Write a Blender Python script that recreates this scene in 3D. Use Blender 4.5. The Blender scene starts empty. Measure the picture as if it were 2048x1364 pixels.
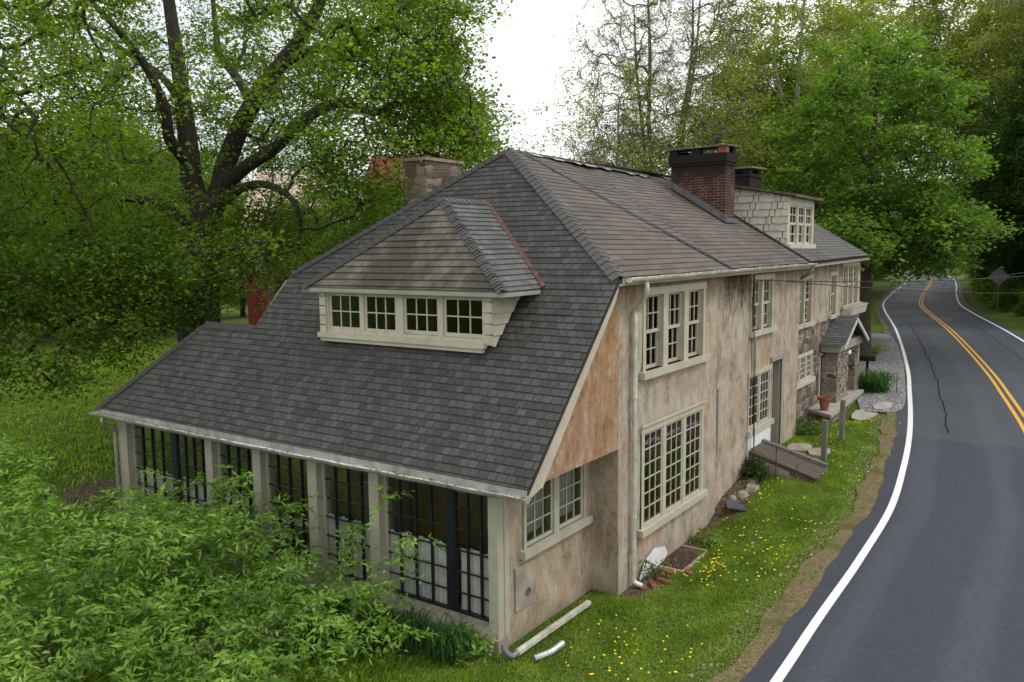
import bpy, math, random
import numpy as np
from mathutils import Vector
R = math.radians
sc = bpy.context.scene
COL = sc.collection

# ------------------------------------------------------------------ camera
CY, CP, CR, FPX = R(34.933), R(-6.469), R(-0.604), 1638.9
CPOS = np.array([-8.481, -6.566, 6.207])
_fw = np.array([math.cos(CY)*math.cos(CP), math.sin(CY)*math.cos(CP), math.sin(CP)])
_r = np.cross(_fw, [0, 0, 1]); _r /= np.linalg.norm(_r); _u = np.cross(_r, _fw)
_rr = _r*math.cos(CR) + _u*math.sin(CR); _uu = -_r*math.sin(CR) + _u*math.cos(CR)
cam = bpy.data.objects.new('camera', bpy.data.cameras.new('camera'))
COL.objects.link(cam)
from mathutils import Matrix
M = Matrix(((_rr[0], _uu[0], -_fw[0], CPOS[0]), (_rr[1], _uu[1], -_fw[1], CPOS[1]), (_rr[2], _uu[2], -_fw[2], CPOS[2]), (0, 0, 0, 1)))
cam.matrix_world = M
cam.data.sensor_width = 36.0
cam.data.lens = FPX/2048*36.0
cam.data.clip_start = 0.1
cam.data.clip_end = 3000
sc.camera = cam

def at(px, py, dist):           # the world point seen at a pixel of the photograph, dist metres ahead
    d = _fw + (px-1024)/FPX*_rr - (py-682)/FPX*_uu
    return CPOS + d*dist
def project(P):
    P = np.atleast_2d(P) - CPOS
    z = P @ _fw
    return 1024+FPX*(P@_rr)/z, 682-FPX*(P@_uu)/z, z

# ------------------------------------------------------------------ light
SUN_EL, SUN_AZ = R(52), R(-62)          # azimuth measured from +x towards +y
w = bpy.data.worlds.new('World'); sc.world = w; w.use_nodes = True
nt = w.node_tree; nt.nodes.clear()
sky = nt.nodes.new('ShaderNodeTexSky'); sky.sky_type = 'NISHITA'; sky.sun_disc = False
sky.sun_elevation = SUN_EL; sky.sun_rotation = R(90) - SUN_AZ
tc = nt.nodes.new('ShaderNodeTexCoord')
mp = nt.nodes.new('ShaderNodeMapping'); mp.inputs['Scale'].default_value = (1, 1, 2.2); mp.inputs['Location'].default_value = (0.35, 0.1, 0.2)
no = nt.nodes.new('ShaderNodeTexNoise'); no.inputs['Scale'].default_value = 1.6; no.inputs['Detail'].default_value = 6; no.inputs['Roughness'].default_value = 0.55
cr = nt.nodes.new('ShaderNodeValToRGB')
cr.color_ramp.elements[0].position = 0.36; cr.color_ramp.elements[0].color = (0.45, 0.45, 0.45, 1)
cr.color_ramp.elements[1].position = 0.52; cr.color_ramp.elements[1].color = (1, 1, 1, 1)
mx = nt.nodes.new('ShaderNodeMix'); mx.data_type = 'RGBA'
mx.inputs['B'].default_value = (14.6, 14.4, 14.2, 1)
bg = nt.nodes.new('ShaderNodeBackground'); bg.inputs['Strength'].default_value = 0.1
ow = nt.nodes.new('ShaderNodeOutputWorld')
L = nt.links.new
L(tc.outputs['Generated'], mp.inputs['Vector']); L(mp.outputs[0], no.inputs['Vector']); L(no.outputs['Fac'], cr.inputs['Fac'])
L(cr.outputs['Color'], mx.inputs['Factor']); L(sky.outputs[0], mx.inputs['A']); L(mx.outputs['Result'], bg.inputs['Color']); L(bg.outputs[0], ow.inputs['Surface'])
sd = bpy.data.lights.new('sun', 'SUN'); sd.energy = 1.2; sd.angle = R(14); sd.color = (1, 0.97, 0.92)
so = bpy.data.objects.new('sun', sd); COL.objects.link(so)
sv = Vector((math.cos(SUN_EL)*math.cos(SUN_AZ), math.cos(SUN_EL)*math.sin(SUN_AZ), math.sin(SUN_EL)))
so.rotation_euler = sv.to_track_quat('Z', 'Y').to_euler()
sc.view_settings.view_transform = 'Standard'; sc.view_settings.look = 'None'
sc.view_settings.exposure = 0.18; sc.view_settings.gamma = 1.0
sc.render.engine = 'CYCLES'
sc.cycles.max_bounces = 8; sc.cycles.diffuse_bounces = 3; sc.cycles.transparent_max_bounces = 12

# ------------------------------------------------------------------ materials
def rgba(c): return (c[0], c[1], c[2], 1)
class NT:
    def __init__(s, name):
        s.m = bpy.data.materials.new(name); s.m.use_nodes = True; s.t = s.m.node_tree
        s.t.nodes.clear()
        s.o = s.n('ShaderNodeOutputMaterial'); s.p = s.n('ShaderNodeBsdfPrincipled')
        s.l(s.p.outputs[0], s.o.inputs['Surface'])
    def n(s, k, **kw):
        x = s.t.nodes.new(k)
        for a, b in kw.items(): setattr(x, a, b)
        return x
    def l(s, a, b): s.t.links.new(a, b)
    def coord(s, scale=(1, 1, 1), rot=(0, 0, 0), src='Object'):
        if src == 'World':
            t = s.n('ShaderNodeNewGeometry').outputs['Position']
        else: t = s.n('ShaderNodeTexCoord').outputs[src]
        m = s.n('ShaderNodeMapping'); m.inputs['Scale'].default_value = scale; m.inputs['Rotation'].default_value = rot
        s.l(t, m.inputs['Vector']); return m.outputs[0]
    def noise(s, vec, scale, detail=4, rough=0.55):
        x = s.n('ShaderNodeTexNoise'); x.inputs['Scale'].default_value = scale; x.inputs['Detail'].default_value = detail; x.inputs['Roughness'].default_value = rough
        s.l(vec, x.inputs['Vector']); return x.outputs['Fac']
    def ramp(s, fac, stops):
        x = s.n('ShaderNodeValToRGB'); e = x.color_ramp.elements
        while len(e) < len(stops): e.new(0.5)
        for i, (p, c) in enumerate(stops):
            e[i].position = p; e[i].color = rgba(c) if hasattr(c, '__len__') else (c, c, c, 1)
        s.l(fac, x.inputs['Fac']); return x.outputs['Color']
    def mix(s, a, b, fac, mode='MIX'):
        x = s.n('ShaderNodeMix', data_type='RGBA', blend_type=mode)
        for k, v in (('A', a), ('B', b)):
            if hasattr(v, 'is_output'): s.l(v, x.inputs[k])
            else: x.inputs[k].default_value = rgba(v)
        if hasattr(fac, 'is_output'): s.l(fac, x.inputs['Factor'])
        else: x.inputs['Factor'].default_value = fac
        return x.outputs['Result']
    def math(s, op, a, b=None):
        x = s.n('ShaderNodeMath', operation=op)
        for i, v in enumerate((a, b)):
            if v is None: continue
            if hasattr(v, 'is_output'): s.l(v, x.inputs[i])
            else: x.inputs[i].default_value = v
        return x.outputs[0]
    def sep(s, vec):
        x = s.n('ShaderNodeSeparateXYZ'); s.l(vec, x.inputs[0]); return x.outputs
    def bump(s, h, strength=0.3, dist=0.02):
        x = s.n('ShaderNodeBump'); x.inputs['Strength'].default_value = strength; x.inputs['Distance'].default_value = dist
        s.l(h, x.inputs['Height']); s.l(x.outputs[0], s.p.inputs['Normal'])
    def done(s, col, rough=0.8, spec=0.3, metal=0.0):
        for k, v in (('Base Color', col), ('Roughness', rough), ('Specular IOR Level', spec), ('Metallic', metal)):
            if hasattr(v, 'is_output'): s.l(v, s.p.inputs[k])
            else: s.p.inputs[k].default_value = rgba(v) if hasattr(v, '__len__') else v
        return s.m

def simple(name, c, rough=0.6, var=0.25, scale=6, bump=0.15, spec=0.3, metal=0, stretch=(1, 1, 1)):
    k = NT(name); v = k.coord(stretch)
    f = k.noise(v, scale, 6)
    col = k.mix([x*(1-var) for x in c], [min(1, x*(1+var)) for x in c], k.ramp(f, [(0.3, 0.), (0.7, 1.)]))
    if bump: k.bump(k.noise(v, scale*8, 4), bump, 0.01)
    return k.done(col, rough, spec, metal)

def m_shingle(name, c1, c2, grime=None, cw=0.30, ch=0.19, mortar=0.35, moss=None, streak=0.35):
    k = NT(name); uv = k.n('ShaderNodeTexCoord').outputs['UV']
    br = k.n('ShaderNodeTexBrick'); br.offset = 0.5; br.squash = 1
    wv = k.n('ShaderNodeVectorMath', operation='ADD')
    nz = k.n('ShaderNodeTexNoise'); nz.inputs['Scale'].default_value = 0.9; k.l(uv, nz.inputs['Vector'])
    sc_ = k.n('ShaderNodeVectorMath', operation='SCALE'); sc_.inputs['Scale'].default_value = 0.03; k.l(nz.outputs['Color'], sc_.inputs[0])
    k.l(uv, wv.inputs[0]); k.l(sc_.outputs[0], wv.inputs[1])
    k.l(wv.outputs[0], br.inputs['Vector'])
    br.inputs['Color1'].default_value = (0, 0, 0, 1); br.inputs['Color2'].default_value = (1, 1, 1, 1); br.inputs['Mortar'].default_value = (0.5, 0.5, 0.5, 1)
    for a, b in (('Scale', 1.0), ('Mortar Size', 0.007), ('Mortar Smooth', 0.1), ('Bias', 0.0), ('Brick Width', cw), ('Row Height', ch)): br.inputs[a].default_value = b
    base = k.mix(c1, c2, br.outputs['Color'])
    gr = k.noise(uv, 90, 3, 0.7)
    base = k.mix(base, (1, 1, 1), k.math('MULTIPLY', k.ramp(gr, [(0.62, 0.), (0.8, 1.)]), 0.10))
    big = k.noise(k.coord((1, 0.35, 1), src='UV'), 0.8, 5, 0.6)
    base = k.mix(base, (0.55, 0.55, 0.55), k.math('MULTIPLY', k.ramp(big, [(0.35, 1.), (0.6, 0.)]), streak), 'MULTIPLY')
    if grime:
        g = k.noise(k.coord((1, 0.5, 1), src='UV'), 1.1, 6, 0.62)
        base = k.mix(base, grime, k.math('MULTIPLY', k.ramp(g, [(0.38, 0.), (0.56, 1.)]), 0.85))
    # pale fallen petals and grit
    sp = k.noise(uv, 28, 2, 0.5)
    zone = k.noise(uv, 0.6, 3)
    spk = k.math('MULTIPLY', k.ramp(sp, [(0.735, 0.), (0.76, 1.)]), k.ramp(zone, [(0.42, 0.), (0.6, 1.)]))
    base = k.mix(base, (0.42, 0.40, 0.34), k.math('MULTIPLY', spk, 0.75))
    base = k.mix(base, (0.01, 0.01, 0.011), k.math('MULTIPLY', br.outputs['Fac'], 1-mortar))
    h = k.math('SUBTRACT', k.math('MULTIPLY', gr, 0.25), k.math('MULTIPLY', br.outputs['Fac'], 1.0))
    h = k.math('ADD', h, k.math('MULTIPLY', br.outputs['Color'], 0.3))
    k.bump(h, 0.5, 0.008)
    return k.done(base, 0.82, 0.35)

def m_stucco(name, cols, stain, stainamt=0.6, low=None, top=None):
    k = NT(name); v = k.coord(); vs = k.coord((1, 1, 0.28))
    a = k.noise(v, 1.3, 9, 0.70); b = k.noise(vs, 1.7, 8, 0.68); c = k.noise(v, 30, 4, 0.7)
    col = k.ramp(a, [(0.3, cols[0]), (0.5, cols[1]), (0.72, cols[2])])
    col = k.mix(col, stain, k.math('MULTIPLY', k.ramp(b, [(0.46, 0.), (0.62, 1.)]), stainamt))
    st = k.noise(k.coord((1, 1, 0.16)), 4.0, 8, 0.72)
    col = k.mix(col, (0.35, 0.32, 0.30), k.math('MULTIPLY', k.ramp(st, [(0.52, 0.), (0.72, 1.)]), 0.40), 'MULTIPLY')
    fine = k.noise(k.coord((1, 1, 0.22)), 17, 6, 0.75)
    col = k.mix(col, (0.52, 0.47, 0.42), k.math('MULTIPLY', k.ramp(fine, [(0.53, 0.), (0.66, 1.)]), 0.28))
    col = k.mix(col, (0.30, 0.27, 0.24), k.math('MULTIPLY', k.ramp(k.noise(v, 9, 7, 0.75), [(0.56, 0.), (0.7, 1.)]), 0.35), 'MULTIPLY')
    # hairline cracks
    vo = k.n('ShaderNodeTexVoronoi', feature='DISTANCE_TO_EDGE'); vo.inputs['Scale'].default_value = 0.55
    ad = k.n('ShaderNodeVectorMath', operation='ADD'); nn = k.n('ShaderNodeTexNoise'); nn.inputs['Scale'].default_value = 3; nn.inputs['Detail'].default_value = 6
    k.l(v, nn.inputs['Vector']); k.l(v, ad.inputs[0]); k.l(nn.outputs['Color'], ad.inputs[1]); k.l(ad.outputs[0], vo.inputs['Vector'])
    cr_ = k.ramp(vo.outputs['Distance'], [(0.0, 1.), (0.006, 0.)])
    col = k.mix(col, (0.12, 0.10, 0.09), k.math('MULTIPLY', cr_, k.math('MULTIPLY', k.ramp(a, [(0.5, 0.), (0.6, 1.)]), 0.5)))
    z = k.sep(k.coord())[2]
    pat = k.noise(k.coord((1.0, 1, 0.55)), 3.2, 9, 0.78)
    col = k.mix(col, (0.50, 0.46, 0.41), k.math('MULTIPLY', k.ramp(pat, [(0.54, 0.), (0.60, 1.)]), 0.38))
    col = k.mix(col, (0.42, 0.36, 0.30), k.math('MULTIPLY', k.ramp(pat, [(0.36, 1.), (0.50, 0.)]), 0.78), 'MULTIPLY')
    col = k.mix(col, (0.37, 0.205, 0.125), k.math('MULTIPLY', k.ramp(k.noise(k.coord((1.3, 1, 0.6)), 0.8, 8, 0.7), [(0.53, 0.), (0.64, 1.)]), 0.5))
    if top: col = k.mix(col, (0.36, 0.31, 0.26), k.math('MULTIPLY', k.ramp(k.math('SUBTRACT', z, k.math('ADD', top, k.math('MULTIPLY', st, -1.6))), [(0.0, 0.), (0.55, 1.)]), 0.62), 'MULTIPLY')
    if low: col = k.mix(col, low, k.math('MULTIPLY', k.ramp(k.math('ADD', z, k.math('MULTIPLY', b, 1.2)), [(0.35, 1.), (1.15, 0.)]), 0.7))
    k.bump(k.math('ADD', c, k.math('MULTIPLY', b, 0.6)), 0.35, 0.02)
    return k.done(col, 0.92, 0.15)

def m_paint(name, c, peel=0.45, wood=(0.20, 0.17, 0.14)):
    k = NT(name); v = k.coord()
    f = k.noise(v, 3, 6); col = k.mix([x*0.8 for x in c], c, k.ramp(f, [(0.3, 0.), (0.65, 1.)]))
    p = k.noise(k.coord((1, 1, 0.6)), 7, 8, 0.72)
    col = k.mix(col, wood, k.math('MULTIPLY', k.ramp(p, [(0.60, 0.), (0.63, 1.)]), peel))
    d = k.noise(v, 22, 6, 0.7); col = k.mix(col, (0.25, 0.22, 0.17), k.math('MULTIPLY', k.ramp(d, [(0.5, 0.), (0.75, 1.)]), 0.35))
    k.bump(p, 0.35, 0.01)
    return k.done(col, 0.65, 0.3)

def m_masonry(name, cols, mortar, scale=2.6, edge=0.05, soot=0):
    k = NT(name); t = k.coord((1, 1, 1.55))
    ad = k.n('ShaderNodeVectorMath', operation='ADD'); nn = k.n('ShaderNodeTexNoise'); nn.inputs['Scale'].default_value = 2.5
    s2 = k.n('ShaderNodeVectorMath', operation='SCALE'); s2.inputs['Scale'].default_value = 0.25
    k.l(t, nn.inputs['Vector']); k.l(nn.outputs['Color'], s2.inputs[0]); k.l(t, ad.inputs[0]); k.l(s2.outputs[0], ad.inputs[1])
    v1 = k.n('ShaderNodeTexVoronoi', feature='F1', distance='CHEBYCHEV'); v2 = k.n('ShaderNodeTexVoronoi', feature='F2', distance='CHEBYCHEV')
    for v in (v1, v2):
        v.inputs['Scale'].default_value = scale; v.inputs['Randomness'].default_value = 0.75; k.l(ad.outputs[0], v.inputs['Vector'])
    d = k.math('SUBTRACT', v2.outputs['Distance'], v1.outputs['Distance'])
    g = k.sep(v1.outputs['Color'])[0]
    col = k.ramp(g, [(0.1, cols[0]), (0.45, cols[1]), (0.85, cols[2])])
    gr = k.noise(t, 25, 5, 0.7)
    col = k.mix(col, (0.5, 0.5, 0.5), k.math('MULTIPLY', gr, 0.6), 'MULTIPLY')
    e = k.ramp(d, [(edge, 1.), (edge*2.2, 0.)])
    patch = k.ramp(k.noise(t, 1.3, 4), [(0.4, 0.15), (0.6, 0.9)])
    col = k.mix(col, mortar, k.math('MULTIPLY', e, patch))
    h = k.math('ADD', k.math('MULTIPLY', k.ramp(d, [(0, 0.), (edge*4, 1.)]), 1.0), k.math('MULTIPLY', gr, 0.3))
    k.bump(h, 0.7, 0.04)
    return k.done(col, 0.9, 0.2)

def m_brick(name, c1, c2, mortar, soot, zs, base=0.0):
    k = NT(name); t = k.n('ShaderNodeTexCoord').outputs['Object']
    s = k.sep(t); cb = k.n('ShaderNodeCombineXYZ'); k.l(k.math('ADD', s[0], s[1]), cb.inputs[0]); k.l(s[2], cb.inputs[1])
    br = k.n('ShaderNodeTexBrick'); k.l(cb.outputs[0], br.inputs['Vector'])
    br.inputs['Color1'].default_value = rgba(c1); br.inputs['Color2'].default_value = rgba(c2); br.inputs['Mortar'].default_value = rgba(mortar)
    for a, b in (('Scale', 1.0), ('Mortar Size', 0.008), ('Mortar Smooth', 0.3), ('Brick Width', 0.22), ('Row Height', 0.075)): br.inputs[a].default_value = b
    n1 = k.noise(t, 3.5, 6, 0.65)
    col = k.mix(br.outputs['Color'], (0.035, 0.024, 0.02), k.math('MULTIPLY', k.ramp(n1, [(0.40, 0.), (0.62, 1.)]), 0.75))
    zz = k.math('ADD', s[2], k.math('MULTIPLY', n1, 0.6))
    col = k.mix(col, soot, k.ramp(k.math('MULTIPLY', k.math('SUBTRACT', zz, zs), 1.2), [(0.0, 0.), (0.6, 1.)]))
    k.bump(k.math('SUBTRACT', k.math('MULTIPLY', k.noise(t, 40, 4), 0.4), br.outputs['Fac']), 0.6, 0.012)
    return k.done(col, 0.9, 0.2)

def m_leaf(name, cols, rough=0.55, trans=0.45, nscale=0.35, spec=0.35, riw=0.36):
    k = NT(name)
    g = k.n('ShaderNodeNewGeometry'); ri = g.outputs['Random Per Island']
    no_ = k.noise(k.coord(), nscale, 3)
    f = k.math('ADD', k.math('MULTIPLY', ri, riw), k.math('MULTIPLY', k.math('SUBTRACT', no_, 0.5), 1.3)); f = k.math('ADD', f, .475-riw/2)
    col = k.ramp(f, [(0.1, cols[0]), (0.5, cols[1]), (0.9, cols[2])])
    k.done(col, rough, spec)
    tr = k.n('ShaderNodeBsdfTranslucent'); hs = k.mix(col, (1.25, 1.5, 0.42), 1.0, 'MULTIPLY'); k.l(hs, tr.inputs['Color'])
    ms = k.n('ShaderNodeMixShader'); ms.inputs[0].default_value = trans
    k.l(k.p.outputs[0], ms.inputs[1]); k.l(tr.outputs[0], ms.inputs[2]); k.l(ms.outputs[0], k.o.inputs['Surface'])
    return k.m

def m_glass(name, tint=(0.55, 0.58, 0.56), refl=0.12, fk=0.55):
    k = NT(name); k.t.nodes.remove(k.p)
    tr = k.n('ShaderNodeBsdfTransparent'); tr.inputs[0].default_value = rgba(tint)
    gl = k.n('ShaderNodeBsdfGlossy'); gl.inputs['Roughness'].default_value = 0.04; gl.inputs['Color'].default_value = (0.9, 0.93, 0.95, 1)
    lw = k.n('ShaderNodeLayerWeight'); lw.inputs['Blend'].default_value = 0.25
    f = k.math('ADD', k.math('MULTIPLY', lw.outputs['Fresnel'], fk), refl)
    b = k.n('ShaderNodeBump'); b.inputs['Strength'].default_value = 0.15; b.inputs['Distance'].default_value = 0.02
    k.l(k.noise(k.coord(), 2.3, 2), b.inputs['Height']); k.l(b.outputs[0], gl.inputs['Normal'])
    ms = k.n('ShaderNodeMixShader'); k.l(f, ms.inputs[0]); k.l(tr.outputs[0], ms.inputs[1]); k.l(gl.outputs[0], ms.inputs[2]); k.l(ms.outputs[0], k.o.inputs['Surface'])
    return k.m

CREAM = (0.46, 0.43, 0.34)
MT = {}
MT['shingle_dark'] = m_shingle('shingle_dark', (0.036, 0.038, 0.037), (0.072, 0.073, 0.069), cw=0.17, ch=0.1425, mortar=0.1)
MT['shingle_brown'] = m_shingle('shingle_brown', (0.080, 0.067, 0.060), (0.122, 0.103, 0.094), cw=0.55, ch=0.17, streak=0.5)
MT['shingle_grey'] = m_shingle('shingle_grey', (0.085, 0.083, 0.082), (0.11, 0.106, 0.104), cw=0.55, ch=0.17, streak=0.6)
MT['shingle_tan'] = m_shingle('shingle_tan', (0.115, 0.100, 0.078), (0.180, 0.158, 0.118), grime=(0.040, 0.036, 0.032), cw=0.24, ch=0.155, streak=0.5)
MT['shingle_slate'] = m_shingle('shingle_slate', (0.07, 0.073, 0.073), (0.12, 0.12, 0.118), cw=0.24, ch=0.155)
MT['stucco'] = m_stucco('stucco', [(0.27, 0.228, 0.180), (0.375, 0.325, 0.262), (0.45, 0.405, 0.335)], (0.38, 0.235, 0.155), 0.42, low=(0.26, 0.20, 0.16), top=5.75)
MT['stucco_orange'] = m_stucco('stucco_orange', [(0.21, 0.140, 0.082), (0.32, 0.190, 0.110), (0.38, 0.29, 0.21)], (0.27, 0.15, 0.06), 0.6)
MT['stucco_tan'] = m_stucco('stucco_tan', [(0.26, 0.213, 0.158), (0.33, 0.272, 0.202), (0.38, 0.318, 0.243)], (0.33, 0.235, 0.165), 0.35, low=(0.20, 0.17, 0.11))
MT['paint'] = m_paint('cream_paint', CREAM)
MT['paint_pale'] = m_paint('pale_paint', (0.52, 0.49, 0.42), 0.4)
MT['paint_grey'] = m_paint('grey_wood_paint', (0.30, 0.29, 0.25), 0.3, (0.12, 0.1, 0.08))
MT['post'] = m_paint('post_paint', (0.37, 0.355, 0.285), 0.3)
MT['white'] = m_paint('white_board', (0.72, 0.74, 0.74), 0.0)
MT['curtain'] = simple('curtain', (0.66, 0.66, 0.67), 0.9, 0.15, 5, 0.2)
MT['iron'] = simple('black_frame', (0.012, 0.014, 0.020), 0.45, 0.2, 8, 0.1)
MT['glass'] = m_glass('window_glass')
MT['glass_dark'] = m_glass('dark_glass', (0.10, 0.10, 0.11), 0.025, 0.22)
MT['interior'] = simple('interior_wall', (0.26, 0.18, 0.09), 0.9, 0.3, 1.2)
MT['tan_door'] = simple('tan_door', (0.42, 0.24, 0.09), 0.6, 0.2, 3)
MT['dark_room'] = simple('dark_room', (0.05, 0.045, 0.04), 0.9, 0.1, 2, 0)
MT['floor'] = simple('inner_floor', (0.16, 0.12, 0.09), 0.6, 0.2, 2)
MT['stone'] = m_masonry('fieldstone', [(0.095, 0.075, 0.058), (0.165, 0.132, 0.105), (0.26, 0.215, 0.175)], (0.46, 0.42, 0.36), 3.0, 0.04)
MT['stone_tan'] = m_masonry('chimney_stone', [(0.10, 0.078, 0.058), (0.175, 0.135, 0.10), (0.30, 0.24, 0.20)], (0.22, 0.18, 0.135), 2.6)
MT['brick'] = m_brick('chimney_brick', (0.105, 0.032, 0.024), (0.055, 0.022, 0.019), (0.25, 0.19, 0.155), (0.020, 0.015, 0.014), 8.15)
MT['brick_soot'] = m_brick('sooty_brick', (0.05, 0.026, 0.022), (0.03, 0.02, 0.018), (0.16, 0.14, 0.12), (0.018, 0.016, 0.015), 7.9)
MT['concrete'] = simple('concrete', (0.27, 0.235, 0.19), 0.9, 0.3, 3, 0.3)
MT['slab'] = simple('concrete_slab', (0.33, 0.31, 0.27), 0.9, 0.25, 3, 0.3)
MT['lead'] = simple('lead_flashing', (0.14, 0.145, 0.16), 0.5, 0.25, 6, 0.2, metal=0.5)
MT['copper'] = simple('weathered_copper', (0.095, 0.048, 0.036), 0.5, 0.5, 9, 0.2, metal=0.35)
MT['gutter'] = simple('gutter_metal', (0.52, 0.51, 0.45), 0.4, 0.3, 5, 0.1, metal=0.2)
MT['galv'] = simple('galvanised', (0.50, 0.50, 0.48), 0.35, 0.3, 5, 0.1, metal=0.7)
MT['debris'] = simple('leaf_litter', (0.16, 0.075, 0.04), 0.95, 0.6, 30, 0.8)
MT['moss_felt'] = simple('mossy_felt', (0.10, 0.085, 0.06), 0.95, 0.5, 9, 0.6)
MT['pebble'] = simple('pebble', (0.26, 0.22, 0.16), 0.9, 0.5, 12, 0)
MT['dirt_dark'] = simple('dark_earth', (0.075, 0.052, 0.034), 0.95, 0.6, 7, 0.8)
MT['rubble'] = simple('rubble', (0.24, 0.195, 0.15), 0.95, 0.5, 4, 0.3)
MT['soil'] = simple('soil', (0.045, 0.030, 0.020), 0.95, 0.4, 9, 0.5)
MT['oldwood'] = simple('weathered_wood', (0.085, 0.068, 0.055), 0.9, 0.4, 4, 0.5, stretch=(6, 1, 6))
MT['greywood'] = simple('grey_post_wood', (0.15, 0.138, 0.12), 0.9, 0.4, 5, 0.5, stretch=(4, 4, 0.5))
MT['darkwood'] = simple('dark_wood', (0.045, 0.038, 0.032), 0.9, 0.3, 5, 0.5)
MT['terracotta'] = simple('terracotta', (0.24, 0.085, 0.05), 0.8, 0.2, 6)
MT['black'] = simple('black_metal', (0.012, 0.012, 0.014), 0.35, 0.1, 6, 0)
MT['rust'] = simple('rusty_iron', (0.10, 0.055, 0.04), 0.8, 0.4, 12)
MT['cable'] = simple('black_cable', (0.012, 0.012, 0.013), 0.6, 0.1, 6, 0)
MT['bark'] = simple('bark', (0.048, 0.040, 0.031), 0.95, 0.45, 3, 0.9, stretch=(4, 4, 0.6))
MT['bark_grey'] = simple('grey_bark', (0.13, 0.112, 0.095), 0.95, 0.35, 2, 0.6, stretch=(3, 3, 0.8))
MT['bark_pale'] = simple('pale_bark', (0.30, 0.28, 0.24), 0.9, 0.5, 1.2, 0.5)
MT['twig'] = simple('twig', (0.085, 0.06, 0.04), 0.9, 0.3, 5, 0.2)
MT['slate'] = simple('slate', (0.06, 0.065, 0.085), 0.5, 0.2, 6)
MT['yellow_flower'] = simple('yellow_petals', (0.80, 0.60, 0.02), 0.7, 0.15, 10, 0)
MT['barn_red'] = simple('barn_red', (0.16, 0.022, 0.018), 0.8, 0.35, 1.5, 0.2, stretch=(5, 5, 0.5))
MT['barn_roof'] = simple('barn_roof', (0.50, 0.38, 0.33), 0.8, 0.12, 2)
MT['sign_back'] = simple('sign_back', (0.17, 0.175, 0.18), 0.5, 0.1, 3, 0, metal=0.2)
MT['leaf_big'] = m_leaf('leaf_linden', [(0.048, 0.082, 0.012), (0.140, 0.212, 0.026), (0.29, 0.38, 0.060)], trans=.55)
MT['leaf_maple'] = m_leaf('leaf_maple', [(0.042, 0.085, 0.016), (0.110, 0.190, 0.032), (0.25, 0.36, 0.075)])
MT['leaf_yellow'] = m_leaf('leaf_spring', [(0.13, 0.165, 0.028), (0.25, 0.29, 0.050), (0.40, 0.44, 0.10)])
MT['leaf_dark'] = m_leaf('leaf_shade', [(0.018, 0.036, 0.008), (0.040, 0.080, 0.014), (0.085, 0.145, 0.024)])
MT['leaf_mid'] = m_leaf('leaf_mid', [(0.045, 0.080, 0.014), (0.12, 0.195, 0.026), (0.25, 0.34, 0.055)])
MT['leaf_shrub'] = m_leaf('leaf_shrub', [(0.035, 0.085, 0.012), (0.155, 0.285, 0.038), (0.36, 0.53, 0.115)], nscale=0.9)
MT['needle'] = m_leaf('needle', [(0.012, 0.026, 0.012), (0.024, 0.046, 0.022), (0.04, 0.07, 0.035)], trans=0.15)
MT['grass'] = m_leaf('grass_blade', [(0.085, 0.140, 0.014), (0.21, 0.31, 0.034), (0.42, 0.48, 0.10)], nscale=1.4)
MT['lily'] = m_leaf('lily_leaf', [(0.02, 0.07, 0.015), (0.04, 0.125, 0.025), (0.08, 0.19, 0.04)], nscale=1.2)
MT['red_leaf'] = m_leaf('red_leaf', [(0.10, 0.02, 0.01), (0.16, 0.05, 0.02), (0.12, 0.12, 0.02)])

def m_asphalt():
    k = NT('asphalt'); v = k.coord(src='World')
    a = k.noise(v, 55, 4, 0.8); b = k.noise(v, 0.35, 5, 0.6); c = k.noise(v, 9, 5, 0.75)
    col = k.ramp(b, [(0.3, (0.020, 0.025, 0.038)), (0.7, (0.032, 0.039, 0.056))])
    uv = k.coord((1, 0.05, 1), src='UV'); u = k.sep(uv)[0]
    wob = k.math('ADD', u, k.math('MULTIPLY', k.math('SUBTRACT', k.noise(uv, 1.2, 5, .6), 0.5), 0.9))
    band = k.ramp(k.math('SINE', k.math('MULTIPLY', k.math('ADD', wob, -0.1), 3.9)), [(0.1, 0.), (0.9, 1.)])
    col = k.mix(col, (0.062, 0.070, 0.090), k.math('MULTIPLY', band, 0.42))
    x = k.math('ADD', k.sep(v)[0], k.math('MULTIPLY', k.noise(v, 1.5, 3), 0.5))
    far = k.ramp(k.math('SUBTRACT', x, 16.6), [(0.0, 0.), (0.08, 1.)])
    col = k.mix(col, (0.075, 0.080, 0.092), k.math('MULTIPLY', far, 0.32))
    col = k.mix(col, (0.20, 0.21, 0.22), k.math('MULTIPLY', k.ramp(a, [(0.52, 0.), (0.74, 1.)]), 0.30))
    col = k.mix(col, (0.010, 0.012, 0.016), k.math('MULTIPLY', k.ramp(c, [(0.40, 1.), (0.55, 0.)]), 0.30))
    k.bump(a, 0.5, 0.01)
    return k.done(col, k.ramp(b, [(0.3, 0.58), (0.7, 0.78)]), 0.4)
def m_line(name, c):
    k = NT(name); v = k.coord(src='World'); a = k.noise(v, 30, 5, 0.75)
    return k.done(k.mix(c, (0.25, 0.25, 0.24), k.math('MULTIPLY', k.ramp(a, [(0.50, 0.), (0.68, 1.)]), 0.55)), 0.6, 0.3)
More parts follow.
